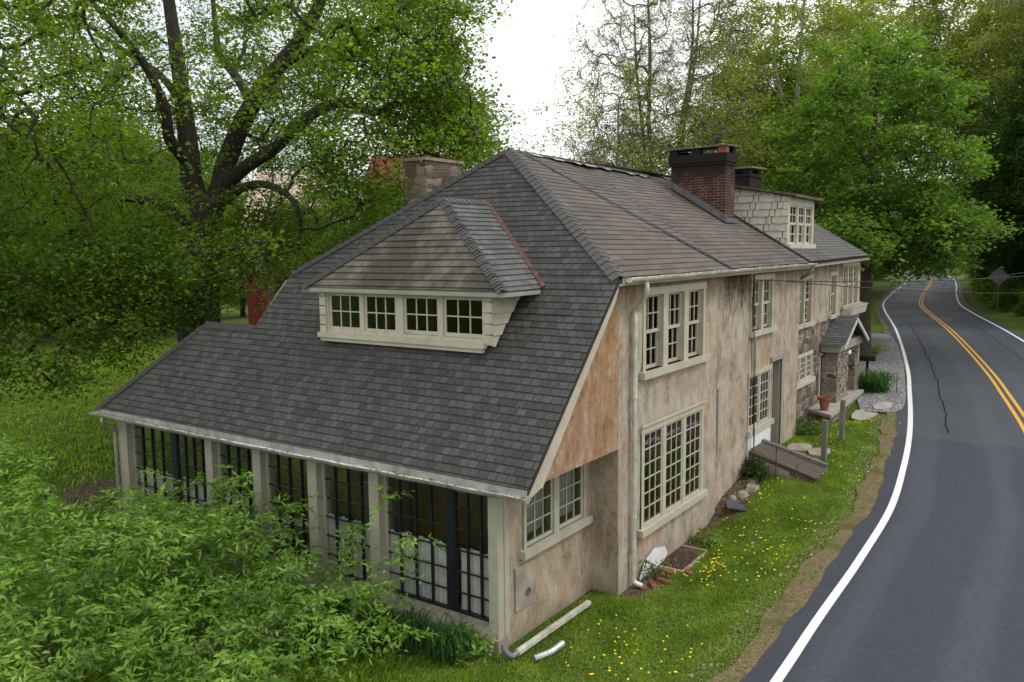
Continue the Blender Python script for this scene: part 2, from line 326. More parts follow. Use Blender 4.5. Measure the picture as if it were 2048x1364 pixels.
def m_gravel():
    k = NT('gravel'); v = k.coord(src='World')
    vo = k.n('ShaderNodeTexVoronoi'); vo.inputs['Scale'].default_value = 16; k.l(v, vo.inputs['Vector'])
    col = k.ramp(k.sep(vo.outputs['Color'])[0], [(0.1, (0.10, 0.10, 0.10)), (0.5, (0.19, 0.19, 0.20)), (0.9, (0.34, 0.33, 0.33))])
    col = k.mix(col, (0.12, 0.10, 0.07), k.ramp(k.noise(v, 0.5, 5), [(0.5, 0.), (0.75, 0.7)]))
    k.bump(vo.outputs['Distance'], 0.8, 0.03); return k.done(col, 0.9, 0.2)
def m_dirt():
    k = NT('verge_dirt'); v = k.coord(src='World')
    a = k.noise(v, 1.4, 6, 0.65); b = k.noise(v, 22, 5, 0.8)
    col = k.ramp(b, [(0.3, (0.07, 0.055, 0.032)), (0.5, (0.155, 0.12, 0.062)), (0.7, (0.30, 0.25, 0.17))])
    col = k.mix(col, (0.07, 0.09, 0.02), k.ramp(a, [(0.5, 0.), (0.62, 0.8)]))
    k.bump(b, 0.8, 0.03); return k.done(col, 0.95, 0.1)
def m_ground():
    k = NT('lawn_ground'); v = k.coord(src='World')
    a = k.noise(v, 0.30, 6, 0.6); b = k.noise(v, 14, 6, 0.8); c = k.noise(v, 1.6, 5, 0.65)
    col = k.ramp(b, [(0.3, (0.03, 0.048, 0.010)), (0.5, (0.075, 0.125, 0.018)), (0.72, (0.15, 0.22, 0.04))])
    col = k.mix(col, (0.065, 0.050, 0.028), k.ramp(c, [(0.52, 0.), (0.68, 0.75)]))
    col = k.mix(col, (0.17, 0.19, 0.022), k.math('MULTIPLY', k.ramp(a, [(0.48, 0.), (0.62, 1.)]), 0.45))
    k.bump(b, 0.9, 0.06); return k.done(col, 0.95, 0.1)
MT['asphalt'] = m_asphalt(); MT['line_white'] = m_line('white_line', (0.72, 0.73, 0.74)); MT['line_yellow'] = m_line('yellow_line', (0.62, 0.33, 0.03))
MT['seal'] = simple('crack_seal', (0.018, 0.020, 0.025), 0.95, 0.1, 5, 0, spec=0.05)
MT['gravel'] = m_gravel(); MT['dirt'] = m_dirt(); MT['ground'] = m_ground()

# ------------------------------------------------------------------ builders
BASE = {}
def root(name, loc, label, cat, group=None):
    o = bpy.data.objects.new(name, None); COL.objects.link(o); o.location = loc; o.empty_display_size = 0.3
    o['label'] = label; o['category'] = cat
    if group: o['group'] = group
    BASE[o.name] = np.array(loc, float); return o
def base_of(p):
    while p is not None:
        if p.name in BASE: return BASE[p.name]
        p = p.parent
    return np.zeros(3)
def link_mesh(name, V, F, mats, parent=None, mi=None, uv=None, smooth=False, loc=None):
    off = base_of(parent) if parent is not None else (np.array(loc, float) if loc is not None else np.zeros(3))
    me = bpy.data.meshes.new(name)
    V = np.asarray(V, float).reshape(-1, 3) - off
    if isinstance(F, np.ndarray):
        n, kk = F.shape
        me.vertices.add(len(V)); me.vertices.foreach_set('co', V.astype(np.float32).ravel())
        me.loops.add(n*kk); me.loops.foreach_set('vertex_index', F.astype(np.int32).ravel())
        me.polygons.add(n); me.polygons.foreach_set('loop_start', np.arange(0, n*kk, kk, dtype=np.int32)); me.polygons.foreach_set('loop_total', np.full(n, kk, dtype=np.int32))
        me.update(calc_edges=True)
    else:
        me.from_pydata([tuple(v) for v in V], [], F); me.update()
    for m in (mats if isinstance(mats, (list, tuple)) else [mats]): me.materials.append(MT[m])
    if mi is not None: me.polygons.foreach_set('material_index', np.asarray(mi, dtype=np.int32))
    if uv is not None:
        l = me.uv_layers.new(name='UVMap'); l.data.foreach_set('uv', np.asarray(uv, dtype=np.float32).ravel())
    if smooth: me.polygons.foreach_set('use_smooth', np.ones(len(me.polygons), dtype=bool))
    o = bpy.data.objects.new(name, me); COL.objects.link(o)
    if parent is not None: o.parent = parent
    elif loc is not None: o.location = loc
    return o
def tag(o, label, cat, group=None, kind=None):
    if kind: o['kind'] = kind
    if label: o['label'] = label
    if cat: o['category'] = cat
    if group: o['group'] = group
    return o

class MB:
    def __init__(s): s.V = []; s.F = []; s.MI = []; s.m = 0
    def add(s, vs, fs):
        b = len(s.V); s.V += [tuple(map(float, v)) for v in vs]
        for f in fs: s.F.append([b+i for i in f]); s.MI.append(s.m)
        return s
    def box(s, a, b):
        (x0, y0, z0), (x1, y1, z1) = a, b
        return s.add([(x0, y0, z0), (x1, y0, z0), (x1, y1, z0), (x0, y1, z0), (x0, y0, z1), (x1, y0, z1), (x1, y1, z1), (x0, y1, z1)],
                     [(0, 3, 2, 1), (4, 5, 6, 7), (0, 1, 5, 4), (1, 2, 6, 5), (2, 3, 7, 6), (3, 0, 4, 7)])
    def prism(s, poly, ext):
        n = len(poly); p = [np.array(q, float) for q in poly]; e = np.array(ext, float)
        return s.add(p+[q+e for q in p], [tuple(range(n))[::-1], tuple(range(n, 2*n))]+[(i, (i+1) % n, n+(i+1) % n, n+i) for i in range(n)])
    def beam(s, a, b, w_, h, up=(0, 0, 1)):
        a = np.array(a, float); b = np.array(b, float); d = b-a; d /= np.linalg.norm(d)
        r_ = np.cross(d, up); r_ /= np.linalg.norm(r_); u_ = np.cross(r_, d)
        P = [a+r_*i*w_/2+u_*j*h/2 for i, j in ((-1, -1), (1, -1), (1, 1), (-1, 1))]
        return s.prism(P, b-a)
    def tube(s, pts, rad, n=8, cap=True):
        V, F = tube_arrays(pts, rad, n, cap); return s.add(V, F)
    def lathe(s, c, prof, n=20, ax='z'):
        vs = []; fs = []
        for r_, z in prof:
            for i in range(n):
                t = 2*math.pi*i/n; a, b = r_*math.cos(t), r_*math.sin(t)
                vs.append((c[0]+a, c[1]+b, c[2]+z) if ax == 'z' else ((c[0]+z, c[1]+a, c[2]+b) if ax == 'x' else (c[0]+a, c[1]+z, c[2]+b)))
        for k in range(len(prof)-1):
            for i in range(n): fs.append((k*n+i, k*n+(i+1) % n, (k+1)*n+(i+1) % n, (k+1)*n+i))
        fs.append(tuple(range(n))[::-1]); fs.append(tuple(range((len(prof)-1)*n, len(prof)*n)))
        return s.add(vs, fs)
    def build(s, name, mats, parent=None, smooth=False, loc=None):
        return link_mesh(name, s.V, s.F, mats, parent, s.MI if isinstance(mats, (list, tuple)) and len(mats) > 1 else None, None, smooth, loc)

def tube_arrays(pts, rad, n=6, cap=True):
    pts = np.asarray(pts, float); m = len(pts)
    rad = np.full(m, rad) if np.isscalar(rad) else np.asarray(rad, float)
    T = np.gradient(pts, axis=0); T /= (np.linalg.norm(T, axis=1, keepdims=True)+1e-9)
    ref = np.array([0, 0, 1.]) if abs(T[0][2]) < 0.9 else np.array([1., 0, 0])
    N = np.cross(T, ref); N /= (np.linalg.norm(N, axis=1, keepdims=True)+1e-9)
    for i in range(1, m):
        v = N[i-1]-T[i]*(N[i-1]@T[i]); l = np.linalg.norm(v)
        if l > 1e-6: N[i] = v/l
    B = np.cross(T, N); a = np.arange(n)*2*np.pi/n
    V = pts[:, None, :]+rad[:, None, None]*(np.cos(a)[None, :, None]*N[:, None, :]+np.sin(a)[None, :, None]*B[:, None, :])
    F = []
    for k in range(m-1):
        for i in range(n): F.append((k*n+i, k*n+(i+1) % n, (k+1)*n+(i+1) % n, (k+1)*n+i))
    if cap: F.append(tuple(range(n))[::-1]); F.append(tuple(range((m-1)*n, m*n)))
    return V.reshape(-1, 3), F

def bez(p, n=12):                       # smooth curve through control points
    p = [np.array(q, float) for q in p]; P = [2*p[0]-p[1]]+p+[2*p[-1]-p[-2]]; out = []
    seg = len(p)-1
    for i in range(seg):
        a, b, c, d = P[i:i+4]
        for j in range(n):
            t = j/n; out.append(0.5*((2*b)+(-a+c)*t+(2*a-5*b+4*c-d)*t*t+(-a+3*b-3*c+d)*t**3))
    out.append(p[-1]); return np.array(out)

# roof planes are laid in overlapping courses: every course tilts up to a real butt edge
def clip(poly, v, keep_ge):
    out = []
    for i in range(len(poly)):
        a, b = poly[i], poly[(i+1) % len(poly)]
        ia = (a[1] >= v) if keep_ge else (a[1] <= v); ib = (b[1] >= v) if keep_ge else (b[1] <= v)
        if ia: out.append(a)
        if ia != ib:
            t = (v-a[1])/(b[1]-a[1]); out.append((a[0]+t*(b[0]-a[0]), v))
    return out
def shingled(name, poly3, m, parent, course=0.1425, th=0.007, phase=0.0, seed=0):
    rng = random.Random(seed)
    P = [np.array(p, float) for p in poly3]
    nrm = np.cross(P[1]-P[0], P[-1]-P[0]); nrm /= np.linalg.norm(nrm)
    if nrm[2] < 0: nrm = -nrm
    u = np.cross([0, 0, 1], nrm); u /= np.linalg.norm(u); v = np.cross(nrm, u)
    if v[2] < 0: v = -v
    o = np.zeros(3)+nrm*(nrm@P[0])
    q = [(float((p-o)@u), float((p-o)@v)) for p in P]
    vmin = min(a[1] for a in q); vmax = max(a[1] for a in q)
    k0 = math.floor((vmin-phase)/course)
    V = []; F = []; UV = []
    def P3(a, h): return o+u*a[0]+v*a[1]+nrm*h
    k = k0
    umin = min(a[0] for a in q); umax = max(a[0] for a in q)
    def wave(a): return 0.012*math.sin(.9*a[0]+.4)*math.sin(.75*a[1]+1.0)+.004*math.sin(2.3*a[0]+1.1*a[1])
    def swap(c): return [(y, x) for x, y in c]
    cells = []
    while k*course+phase < vmax:
        lo = k*course+phase; row = clip(clip(q, lo, True), lo+course, False)
        if len(row) >= 3:
            st = .45*(k % 2); u0 = math.floor(umin)-st
            while u0 < umax:
                c = swap(clip(clip(swap(row), u0, True), u0+.9, False))
                if len(c) >= 3: cells.append((k, c))
                u0 += .9
        k += 1
    for k, c in cells:
        lo = k*course+phase; jit = rng.uniform(0, .005)*(3 if rng.random() < .03 else 1)
        if len(c) >= 3:
            # split long courses so the butt line wanders slightly
            b = len(V)
            for a in c:
                f = (a[1]-lo)/course
                wob = 0.004*math.sin(a[0]*1.7+k*2.1)
                V.append(P3(a, (th+jit)*(1-f)+0.002+wave(a))); UV.append((a[0], a[1]-phase))
            F.append(list(range(b, b+len(c))))
            lows = [a for a in c if abs(a[1]-lo) < 1e-6]
            if len(lows) >= 2:
                a0 = min(lows); a1 = max(lows)
                b = len(V)
                for a, h in ((a0, -.004+wave(a0)), (a1, -.004+wave(a1)), (a1, th+jit+0.002+wave(a1)), (a0, th+jit+0.002+wave(a0))):
                    V.append(P3(a, h)); UV.append((a[0], lo+0.002-phase))
                F.append([b, b+1, b+2, b+3])
    uv = []
    for f in F:
        for i in f: uv.append(UV[i])
    return link_mesh(name, V, F, m, parent, None, uv)
def under(name, polys, m, parent, th=0.06):
    b = MB()
    for p in polys: b.prism([np.array(q)+np.array([0, 0, -0.040]) for q in p], (0, 0, -th))
    return b.build(name, m, parent)
def hip_cap(name, a, b, n1, n2, m, parent, step=0.17, w_=0.15, jit=0.0, seed=1, lift=0.02):
    rng = random.Random(seed); a = np.array(a, float); b = np.array(b, float); Ld = np.linalg.norm(b-a); d = (b-a)/Ld
    mb = MB(); n = int(Ld/step)
    n1 = np.array(n1, float)/np.linalg.norm(n1); n2 = np.array(n2, float)/np.linalg.norm(n2); up = (n1+n2)/np.linalg.norm(n1+n2)
    s1 = np.cross(d, n1); s2 = -np.cross(d, n2)
    if s1@n2 > 0: s1, s2 = -s1, -s2      # each side runs down its own plane
    for i in range(n):
        c = a+d*i*step; e = c+d*(step*1.08); j = jit
        h0, h1 = lift+0.016+rng.uniform(0, j), lift+rng.uniform(0, j*.3)
        ww = w_*(1+rng.uniform(-j, j)*2); sk = rng.uniform(-j, j)*1.5
        P = [c+s1*ww-up*0.0+n1*h0, c+up*h0*1.25, c+s2*ww+n2*h0, e+s2*ww+n2*h1+d*sk, e+up*h1*1.25, e+s1*ww+n1*h1+d*sk]
        T = np.array([0, 0, -0.012])
        mb.add(P, [(0, 1, 4, 5), (1, 2, 3, 4)]); mb.add([P[0], P[1], P[2], P[2]+T-n2*.01, P[1]+T, P[0]+T-n1*.01], [(0, 5, 4, 1), (1, 4, 3, 2)])
    return mb.build(name, m, parent)

# plane mappers: (a along wall, b up, depth into the wall)
def mapY(c): return lambda a, b, d: (a, c+d, b)
def mapX(c): return lambda a, b, d: (c+d, a, b)
def mbox(mb, f, a0, a1, b0, b1, d0, d1):
    P = [f(a0, b0, d0), f(a1, b1, d1)]
    lo = tuple(min(P[0][i], P[1][i]) for i in range(3)); hi = tuple(max(P[0][i], P[1][i]) for i in range(3)); mb.box(lo, hi)
def wall_holes(name, f, a0, a1, b0, b1, holes, m, parent, depth=0.18, sag=0):
    A = sorted(set([a0, a1]+[h[0] for h in holes]+[h[1] for h in holes])); B = sorted(set([b0, b1]+[h[2] for h in holes]+[h[3] for h in holes]))
    def fine(L_):
        o = []
        for i in range(len(L_)-1):
            n = max(1, int((L_[i+1]-L_[i])/0.5)); o += [L_[i]+(L_[i+1]-L_[i])*j/n for j in range(n)]
        return o+[L_[-1]]
    A = fine(A); B = fine(B); mb = MB()
    def wob(a, b): return 0.010*math.sin(a*1.3+b*0.7)+0.006*math.sin(a*3.1-b*2.3)
    on = set()
    for h in holes: on.update([round(h[0], 4), round(h[1], 4)])
    def pt(a, b):
        return f(a, b, wob(a, b))
    idx = {}
    for i, a in enumerate(A):
        for j, b in enumerate(B): idx[i, j] = len(mb.V); mb.V.append(pt(a, b))
    for i in range(len(A)-1):
        for j in range(len(B)-1):
            ca, cb = (A[i]+A[i+1])/2, (B[j]+B[j+1])/2
            if any(h[0] < ca < h[1] and h[2] < cb < h[3] for h in holes): continue
            mb.F.append([idx[i, j], idx[i+1, j], idx[i+1, j+1], idx[i, j+1]]); mb.MI.append(0)
    for h in holes:
        c = [(h[0], h[2]), (h[1], h[2]), (h[1], h[3]), (h[0], h[3])]
        for k in range(4):
            p, q = c[k], c[(k+1) % 4]
            mb.add([f(*p, -0.012), f(*q, -0.012), f(*q, depth), f(*p, depth)], [(0, 1, 2, 3)])
    return mb.build(name, m, parent)

def sash(mb, f, a0, a1, b0, b1, cols, rows, d, fr=0.05, mun=0.022, th=0.035):
    mbox(mb, f, a0, a0+fr, b0, b1, d, d+th); mbox(mb, f, a1-fr, a1, b0, b1, d, d+th)
    mbox(mb, f, a0+fr, a1-fr, b0, b0+fr*1.3, d+.001, d+th); mbox(mb, f, a0+fr, a1-fr, b1-fr, b1, d+.001, d+th)
    ia0, ia1, ib0, ib1 = a0+fr, a1-fr, b0+fr*1.3, b1-fr
    for i in range(1, cols):
        a = ia0+(ia1-ia0)*i/cols; mbox(mb, f, a-mun/2, a+mun/2, ib0, ib1, d+.004, d+th-.006)
    for j in range(1, rows):
        b = ib0+(ib1-ib0)*j/rows; mbox(mb, f, ia0, ia1, b-mun/2, b+mun/2, d+.006, d+th-.008)
def window(parent, f, a0, a1, b0, b1, units, hung=False, cols=3, rows=3, paint='paint', glass='glass', sill=True, trim=0.10, mull=0.12, d=0.07, curtain=None, label=None, name='window', head=0.0, gap=0):
    mb = MB(); gl = MB()
    if trim:   # casing set proud of the wall
        mbox(mb, f, a0-0.0, a0+trim, b0, b1, -0.025, 0.10); mbox(mb, f, a1-trim, a1, b0, b1, -0.025, 0.10)
        mbox(mb, f, a0-0.02, a1+0.02, b1-trim, b1+0.03, -0.035, 0.10)
    if sill: mbox(mb, f, a0-0.10, a1+0.10, b0-0.13, b0, -0.11, 0.12)
    i0, i1, j0, j1 = a0+trim, a1-trim, b0, b1-trim
    uw = (i1-i0-mull*(units-1))/units
    for k in range(units):
        u0 = i0+k*(uw+mull); u1 = u0+uw
        if k < units-1: mbox(mb, f, u1, u1+mull, j0, j1, -0.022, 0.12)
        if hung:
            mid = (j0+j1)/2
            sash(mb, f, u0, u1, mid-0.02, j1, cols, rows, d-0.0); sash(mb, f, u0, u1, j0, mid+0.02, cols, rows, d+0.04)
        else: sash(mb, f, u0, u1, j0, j1, cols, rows, d)
        dd = d+0.08 if hung else d+0.018
        P = [f(u0+.02, j0+.02, dd), f(u1-.02, j0+.02, dd), f(u1-.02, j1-.02, dd), f(u0+.02, j1-.02, dd)]
        gl.add(P, [(0, 1, 2, 3)])
    o = mb.build(name, paint, parent)
    if label: o['label'] = label
    gl.build('pane', glass, o)
    if curtain:
        for (c0, c1, z0, z1) in curtain: drape('curtain', f, c0, c1, z0, z1, 0.22, o)
    return o
def drape(name, f, a0, a1, b0, b1, d, parent, m='curtain', amp=0.02, wl=0.09):
    n = max(6, int((a1-a0)/0.018)); V = []; F = []
    for i in range(n+1):
        a = a0+(a1-a0)*i/n
        for j in range(5):
            b = b0+(b1-b0)*j/4
            if j == 4: b += 0.02*math.sin(a*17)+0.012*math.sin(a*41)
            dd = d+amp*math.sin(a*2*math.pi/wl+math.sin(a*7)*1.5)*(0.6+0.4*(j % 2))
            V.append(f(a, b, dd))
    for i in range(n):
        for j in range(4): F.append([i*5+j, (i+1)*5+j, (i+1)*5+j+1, i*5+j+1])
    return link_mesh(name, V, F, m, parent, smooth=True)

# ------------------------------------------------------------------ ground and road
def lerp_t(x, T):
    xs = [a for a, b in T]; ys = [b for a, b in T]; return np.interp(x, xs, ys)
ZR = [(-40, 0.20), (0, 0.26), (3, 0.31), (6.5, 0.43), (10, 0.60), (13, 0.75), (16, 0.84), (20, 0.9), (400, 0.9)]
ZY = [(-40, -0.05), (5, -0.03), (8.4, 0.05), (9.4, 0.42), (11, 0.66), (13, 0.78), (16, 0.70), (18.5, 0.62), (24, 0.85), (40, 0.9), (400, 0.9)]
left = [(-30, -4.6, .2), (-12, -3.62, .25), (-4, -3.36, .25), (2.16, -3.36, 0), (4.3, -3.36, 0), (7, -3.40, 0), (10, -3.38, 0), (13, -3.12, 0), (16, -2.76, 0), (19.2, -2.28, 0), (24.0, -1.48, 0), (29.2, -.58, 0), (38.5, 1.24, 0), (48.3, 3.29, 0), (62.1, 6.44, 0), (72.4, 8.45, 0), (89.7, 10.72, 0), (108.2, 12.83, 0), (128.5, 15.54, 0), (146, 19.17, 0), (170, 28, 0), (200, 45, 0)]
LW = bez([(a, b, 0) for a, b, c in left], 14)[:, :2]
tan_ = np.gradient(LW, axis=0); tan_ /= np.linalg.norm(tan_, axis=1, keepdims=True); nor = np.stack([tan_[:, 1], -tan_[:, 0]], 1)     # to the right
def zroad(x): return lerp_t(x, ZR)
def ribbon(name, o0, o1, m, dz, wob0=0, wob1=0, n=2, s0=0, s1=None, seed=0):
    P = LW[s0:s1]; N = nor[s0:s1]; rng = np.random.default_rng(seed); k = len(P)
    s = np.cumsum(np.r_[0, np.linalg.norm(np.diff(P, axis=0), axis=1)])
    w0 = wob0*(np.sin(s*1.1+seed)+0.6*np.sin(s*2.7+1)+0.5*np.sin(s*5.3))/2; w1 = wob1*(np.sin(s*1.7+seed)+0.6*np.sin(s*3.9+2))/2
    if wob0 == wob1: w1 = w0
    V = []
    for j in range(n):
        t = j/(n-1); off = (o0+w0)*(1-t)+(o1+w1)*t; q = P+N*off[:, None]
        V.append(np.c_[q, zroad(q[:, 0])+dz])
    V = np.stack(V, 1).reshape(-1, 3)
    F = [(i*n+j, i*n+j+1, (i+1)*n+j+1, (i+1)*n+j) for i in range(k-1) for j in range(n-1)]
    uvv = [(o0+(o1-o0)*j/(n-1), s[i]) for i in range(k) for j in range(n)]; uv = [uvv[q] for f in F for q in f]
    return tag(link_mesh(name, V, F, m, None, None, uv), None, None, None, 'structure')
_cl = LW+nor*3.07
def ground_z(x, y):
    x = np.asarray(x, float); y = np.asarray(y, float)
    zr_ = lerp_t(x, ZR); zy = lerp_t(x, ZY)
    # signed distance to the left edge line of the road (positive = away to the left)
    yl = np.interp(x, LW[:, 0], LW[:, 1]); sl = np.interp(x, LW[:, 0], tan_[:, 0])
    dl = (y-yl)*sl
    t = np.clip((dl-0.5)/2.4, 0, 1); t = t*t*(3-2*t)
    z = (zr_-0.04)*(1-t)+zy*t
    far = np.clip((y-9)/8, 0, 1)*np.clip((60-x)/30, 0, 1)
    z = z*(1-far)
    und = 0.10*np.sin(x*0.21+y*0.13)+0.06*np.sin(x*0.5-y*0.37)
    z = z+und*np.clip((y-9)/5, 0, 1)
    dr = -dl-6.6
    bank = np.clip(dr-0.5, 0, None)
    z = np.where(dr > 0, zr_-0.04+0.16*bank**1.1*np.clip((x-6)/20, 0.15, 1), z)
    z = np.where(dr > 40, np.minimum(z, zr_+6), z)
    return np.minimum(z, 7.5)
def terrain():
    xs = np.unique(np.r_[np.linspace(-900, -30, 12), np.linspace(-30, -4, 14), np.linspace(-4, 26, 76), np.linspace(26, 80, 40), np.linspace(80, 220, 30), np.linspace(220, 1200, 14)])
    ys = np.unique(np.r_[np.linspace(-900, -40, 12), np.linspace(-40, -10, 16), np.linspace(-10, 4, 43), np.linspace(4, 50, 40), np.linspace(50, 120, 16), np.linspace(120, 1200, 12)])
    X, Y = np.meshgrid(xs, ys, indexing='ij'); Z = ground_z(X, Y)
    V = np.stack([X, Y, Z], -1).reshape(-1, 3); nx, ny = len(xs), len(ys)
    F = np.array([(i*ny+j, (i+1)*ny+j, (i+1)*ny+j+1, i*ny+j+1) for i in range(nx-1) for j in range(ny-1)])
    o = link_mesh('ground', V, F, 'ground', smooth=True); tag(o, None, None, None, 'structure')
terrain()
ribbon('dirt_verge', -0.66, 0.3, 'dirt', 0.004, 0.12, 0, 3, seed=3)
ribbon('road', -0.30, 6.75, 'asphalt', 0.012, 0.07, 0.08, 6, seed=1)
ribbon('edge_line', 0.0, 0.14, 'line_white', 0.018)
ribbon('edge_line', 6.1, 6.24, 'line_white', 0.018)
ribbon('centre_line', 2.94, 3.05, 'line_yellow', 0.018)
ribbon('centre_line', 3.17, 3.28, 'line_yellow', 0.018)
n0 = int(np.argmin(np.abs(LW[:, 0]-17))); n1 = int(np.argmin(np.abs(LW[:, 0]-52)))
ribbon('crack_seal', 1.02, 1.065, 'seal', 0.016, 0.05, 0.05, 2, n0, n1, seed=4)
ribbon('crack_seal', 4.9, 4.93, 'seal', 0.016, 0.05, 0.05, 2, n0+6, n1, seed=6)
def patch(name, pts, m, dz, n=1, kind='structure'):
    p = bez(list(pts)+[pts[0]], 6)[:-1]; c = p.mean(0); V = [c]; F = []
    rings = 5
    for k in range(1, rings+1): V += [c+(q-c)*k/rings for q in p]
    V = np.array(V); V[:, 2] = ground_z(V[:, 0], V[:, 1])+dz; N = len(p)
    for i in range(N): F.append([0, 1+i, 1+(i+1) % N])
    for k in range(rings-1):
        for i in range(N): F.append([1+k*N+i, 1+(k+1)*N+i, 1+(k+1)*N+(i+1) % N, 1+k*N+(i+1) % N])
    return tag(link_mesh(name, V, F, m), None, None, None, kind)
patch('gravel_drive', [(19.2, -.9, 0), (19.6, -1.9, 0), (22, -1.75, 0), (27, -.9, 0), (33, .2, 0), (42, 2.2, 0), (44, 3.4, 0), (41, 4.6, 0), (33, 3.6, 0), (27, 2.5, 0), (24, 1.5, 0), (22.5, .1, 0)], 'gravel', 0.055)

patch('bare_earth', [(1.6, 11.5, 0), (.7, 12.3, 0), (1.1, 13.8, 0), (2.4, 14.8, 0), (3.9, 14.4, 0), (4.8, 13.2, 0), (4.4, 11.8, 0)], 'dirt_dark', 0.03)
def strip(name, pts, m, dz):      # soil band at the wall foot: (x, outer y)
    V = []; F = []; xs = np.linspace(pts[0][0], pts[-1][0], 70); yo = np.interp(xs, [p[0] for p in pts], [p[1] for p in pts])+.05*np.sin(xs*7)+.03*np.sin(xs*17)
    for x, y in zip(xs, yo):
        for t in (0, .5, 1): V.append((x, .04*(1-t)+y*t, float(ground_z(x, .04*(1-t)+y*t))+dz))
    F = [(i*3+j, i*3+j+1, (i+1)*3+j+1, (i+1)*3+j) for i in range(len(xs)-1) for j in range(2)]
    return tag(link_mesh(name, V, F, m), None, None, None, 'structure')
WALLFOOT = [(4.2, -.42), (5.6, -.46), (7.2, -.24), (8.5, -.20), (9.0, -.55), (10.2, -.62), (11.0, -.50)]
strip('wall_foot_earth', WALLFOOT, 'dirt_dark', 0.006)
# ------------------------------------------------------------------ the house
HS = root('old_house', (4.15, 0, 0), 'long stucco and stone house with a dark roof sweeping down over a glazed sunroom', 'house')
H0 = 5.7; RZ = 8.34
# walls -------------------------------------------------
FY = mapY(0.0)
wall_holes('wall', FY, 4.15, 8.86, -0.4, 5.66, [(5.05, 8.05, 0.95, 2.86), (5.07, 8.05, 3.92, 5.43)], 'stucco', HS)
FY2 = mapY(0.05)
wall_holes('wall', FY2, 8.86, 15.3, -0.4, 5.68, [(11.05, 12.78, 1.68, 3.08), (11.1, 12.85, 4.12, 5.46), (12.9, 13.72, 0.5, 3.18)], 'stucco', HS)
b = MB(); b.add([(8.86, -0.0, -.4), (8.86, 0.055, -.4), (8.86, 0.055, 5.66), (8.86, 0.0, 5.66)], [(0, 1, 2, 3)]); b.build('wall_return', 'stucco', HS); b = MB(); b.add([(15.3, .05, 0), (15.3, .36, 0), (15.3, .36, 5.7), (15.3, .05, 5.7)], [(0, 1, 2, 3)])
b.build('wall_return', 'stucco', HS)
FS = mapY(0.35)
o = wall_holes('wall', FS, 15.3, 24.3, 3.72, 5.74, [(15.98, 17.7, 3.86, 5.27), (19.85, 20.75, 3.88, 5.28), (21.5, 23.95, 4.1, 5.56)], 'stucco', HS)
wall_holes('stone_wall', mapY(0.37), 15.3, 24.3, 0.2, 3.74, [(15.95, 18.0, 2.06, 2.88), (18.95, 19.9, 1.05, 2.62)], 'stone', HS)
b = MB(); b.box((24.28, .38, .2), (24.5, 7.3, 5.7)); b.build('wall', 'stone', HS)
b = MB(); b.box((4.2, 7.45, -.3), (24.3, 7.65, 5.68)); b.build('wall', 'stucco', HS)
# end wall face towards the sunroom (its inside wall)
b = MB(); b.box((4.15, 0.0, -.3), (4.32, .56, 2.67)); b.build('pier', 'stucco_tan', HS)
b = MB(); b.box((4.15, 0.57, -.2), (4.3, 11.0, 2.8)); o = b.build('inner_wall', 'interior', HS)
b = MB(); b.box((2.85, 10.97, .25), (3.6, 11.015, 2.2)); b.build('inner_door', 'tan_door', HS)
b = MB(); b.box((4.10, 3.3, 1.3), (4.14, 3.8, 1.75)); b.build('picture_frame', 'paint_pale', HS)
b = MB(); b.box((4.10, 4.2, 1.35), (4.14, 4.6, 1.9)); b.build('picture_frame', 'oldwood', HS)
b = MB(); b.box((4.30, 0.56, 2.8), (4.36, 7.45, 5.68)); b.box((4.4, 2.6, -.2), (24.2, 2.7, 5.6)); b.box((4.4, .5, 3.25), (24.2, 2.6, 3.4)); b.build('dark_backing', 'dark_room', HS)  # added dark boards behind the windows, against light leaking through the hollow house
b = MB(); b.box((1.62, .7, .12), (4.14, 11.0, .22)); b.box((4.34, .36, .3), (24.2, 2.6, .42)); b.build('floor', 'floor', HS)
b = MB(); b.box((1.5, .6, 2.60), (4.14, 11.05, 2.66)); b.build('ceiling', 'interior', HS)
# overhanging gable panel
b = MB(); b.prism([(1.72, -0.004, 2.67), (4.148, -0.004, 2.67), (4.148, -0.004, 5.66), (3.60, -0.004, 5.5), (1.72, -0.004, 3.50)], (0, .12, 0)); o = b.build('gable_panel', 'stucco_orange', HS); o['label'] = 'rust orange stained stucco panel under the roof slope'
b = MB(); b.box((1.35, .0, 2.672), (4.15, .56, 2.74)); b.build('soffit', 'stucco_tan', HS)
# sunroom side wall
SW = mapY(0.551)
wall_holes('sunroom_wall', SW, 1.50, 4.15, -.3, 2.672, [(1.95, 3.95, 1.42, 2.52)], 'stucco_tan', HS, 0.12)
wo = window(HS, SW, 1.95, 3.95, 1.42, 2.52, 2, cols=3, rows=3, trim=.08, mull=.16, d=0.01, curtain=[(2.0, 2.9, 1.5, 2.45), (3.0, 3.9, 1.5, 2.45)], paint='post')
b = MB(); b.box((1.70, .52, .47), (2.27, .549, 1.19)); p_ = b.build('utility_panel', 'concrete', HS); b = MB(); b.lathe((2.04, .519, .70), [(.0, 0), (.07, 0), (.07, -.012), (.05, -.012), (.05, -.002), (0, -.002)], 20, 'y'); b.build('port', 'lead', p_)
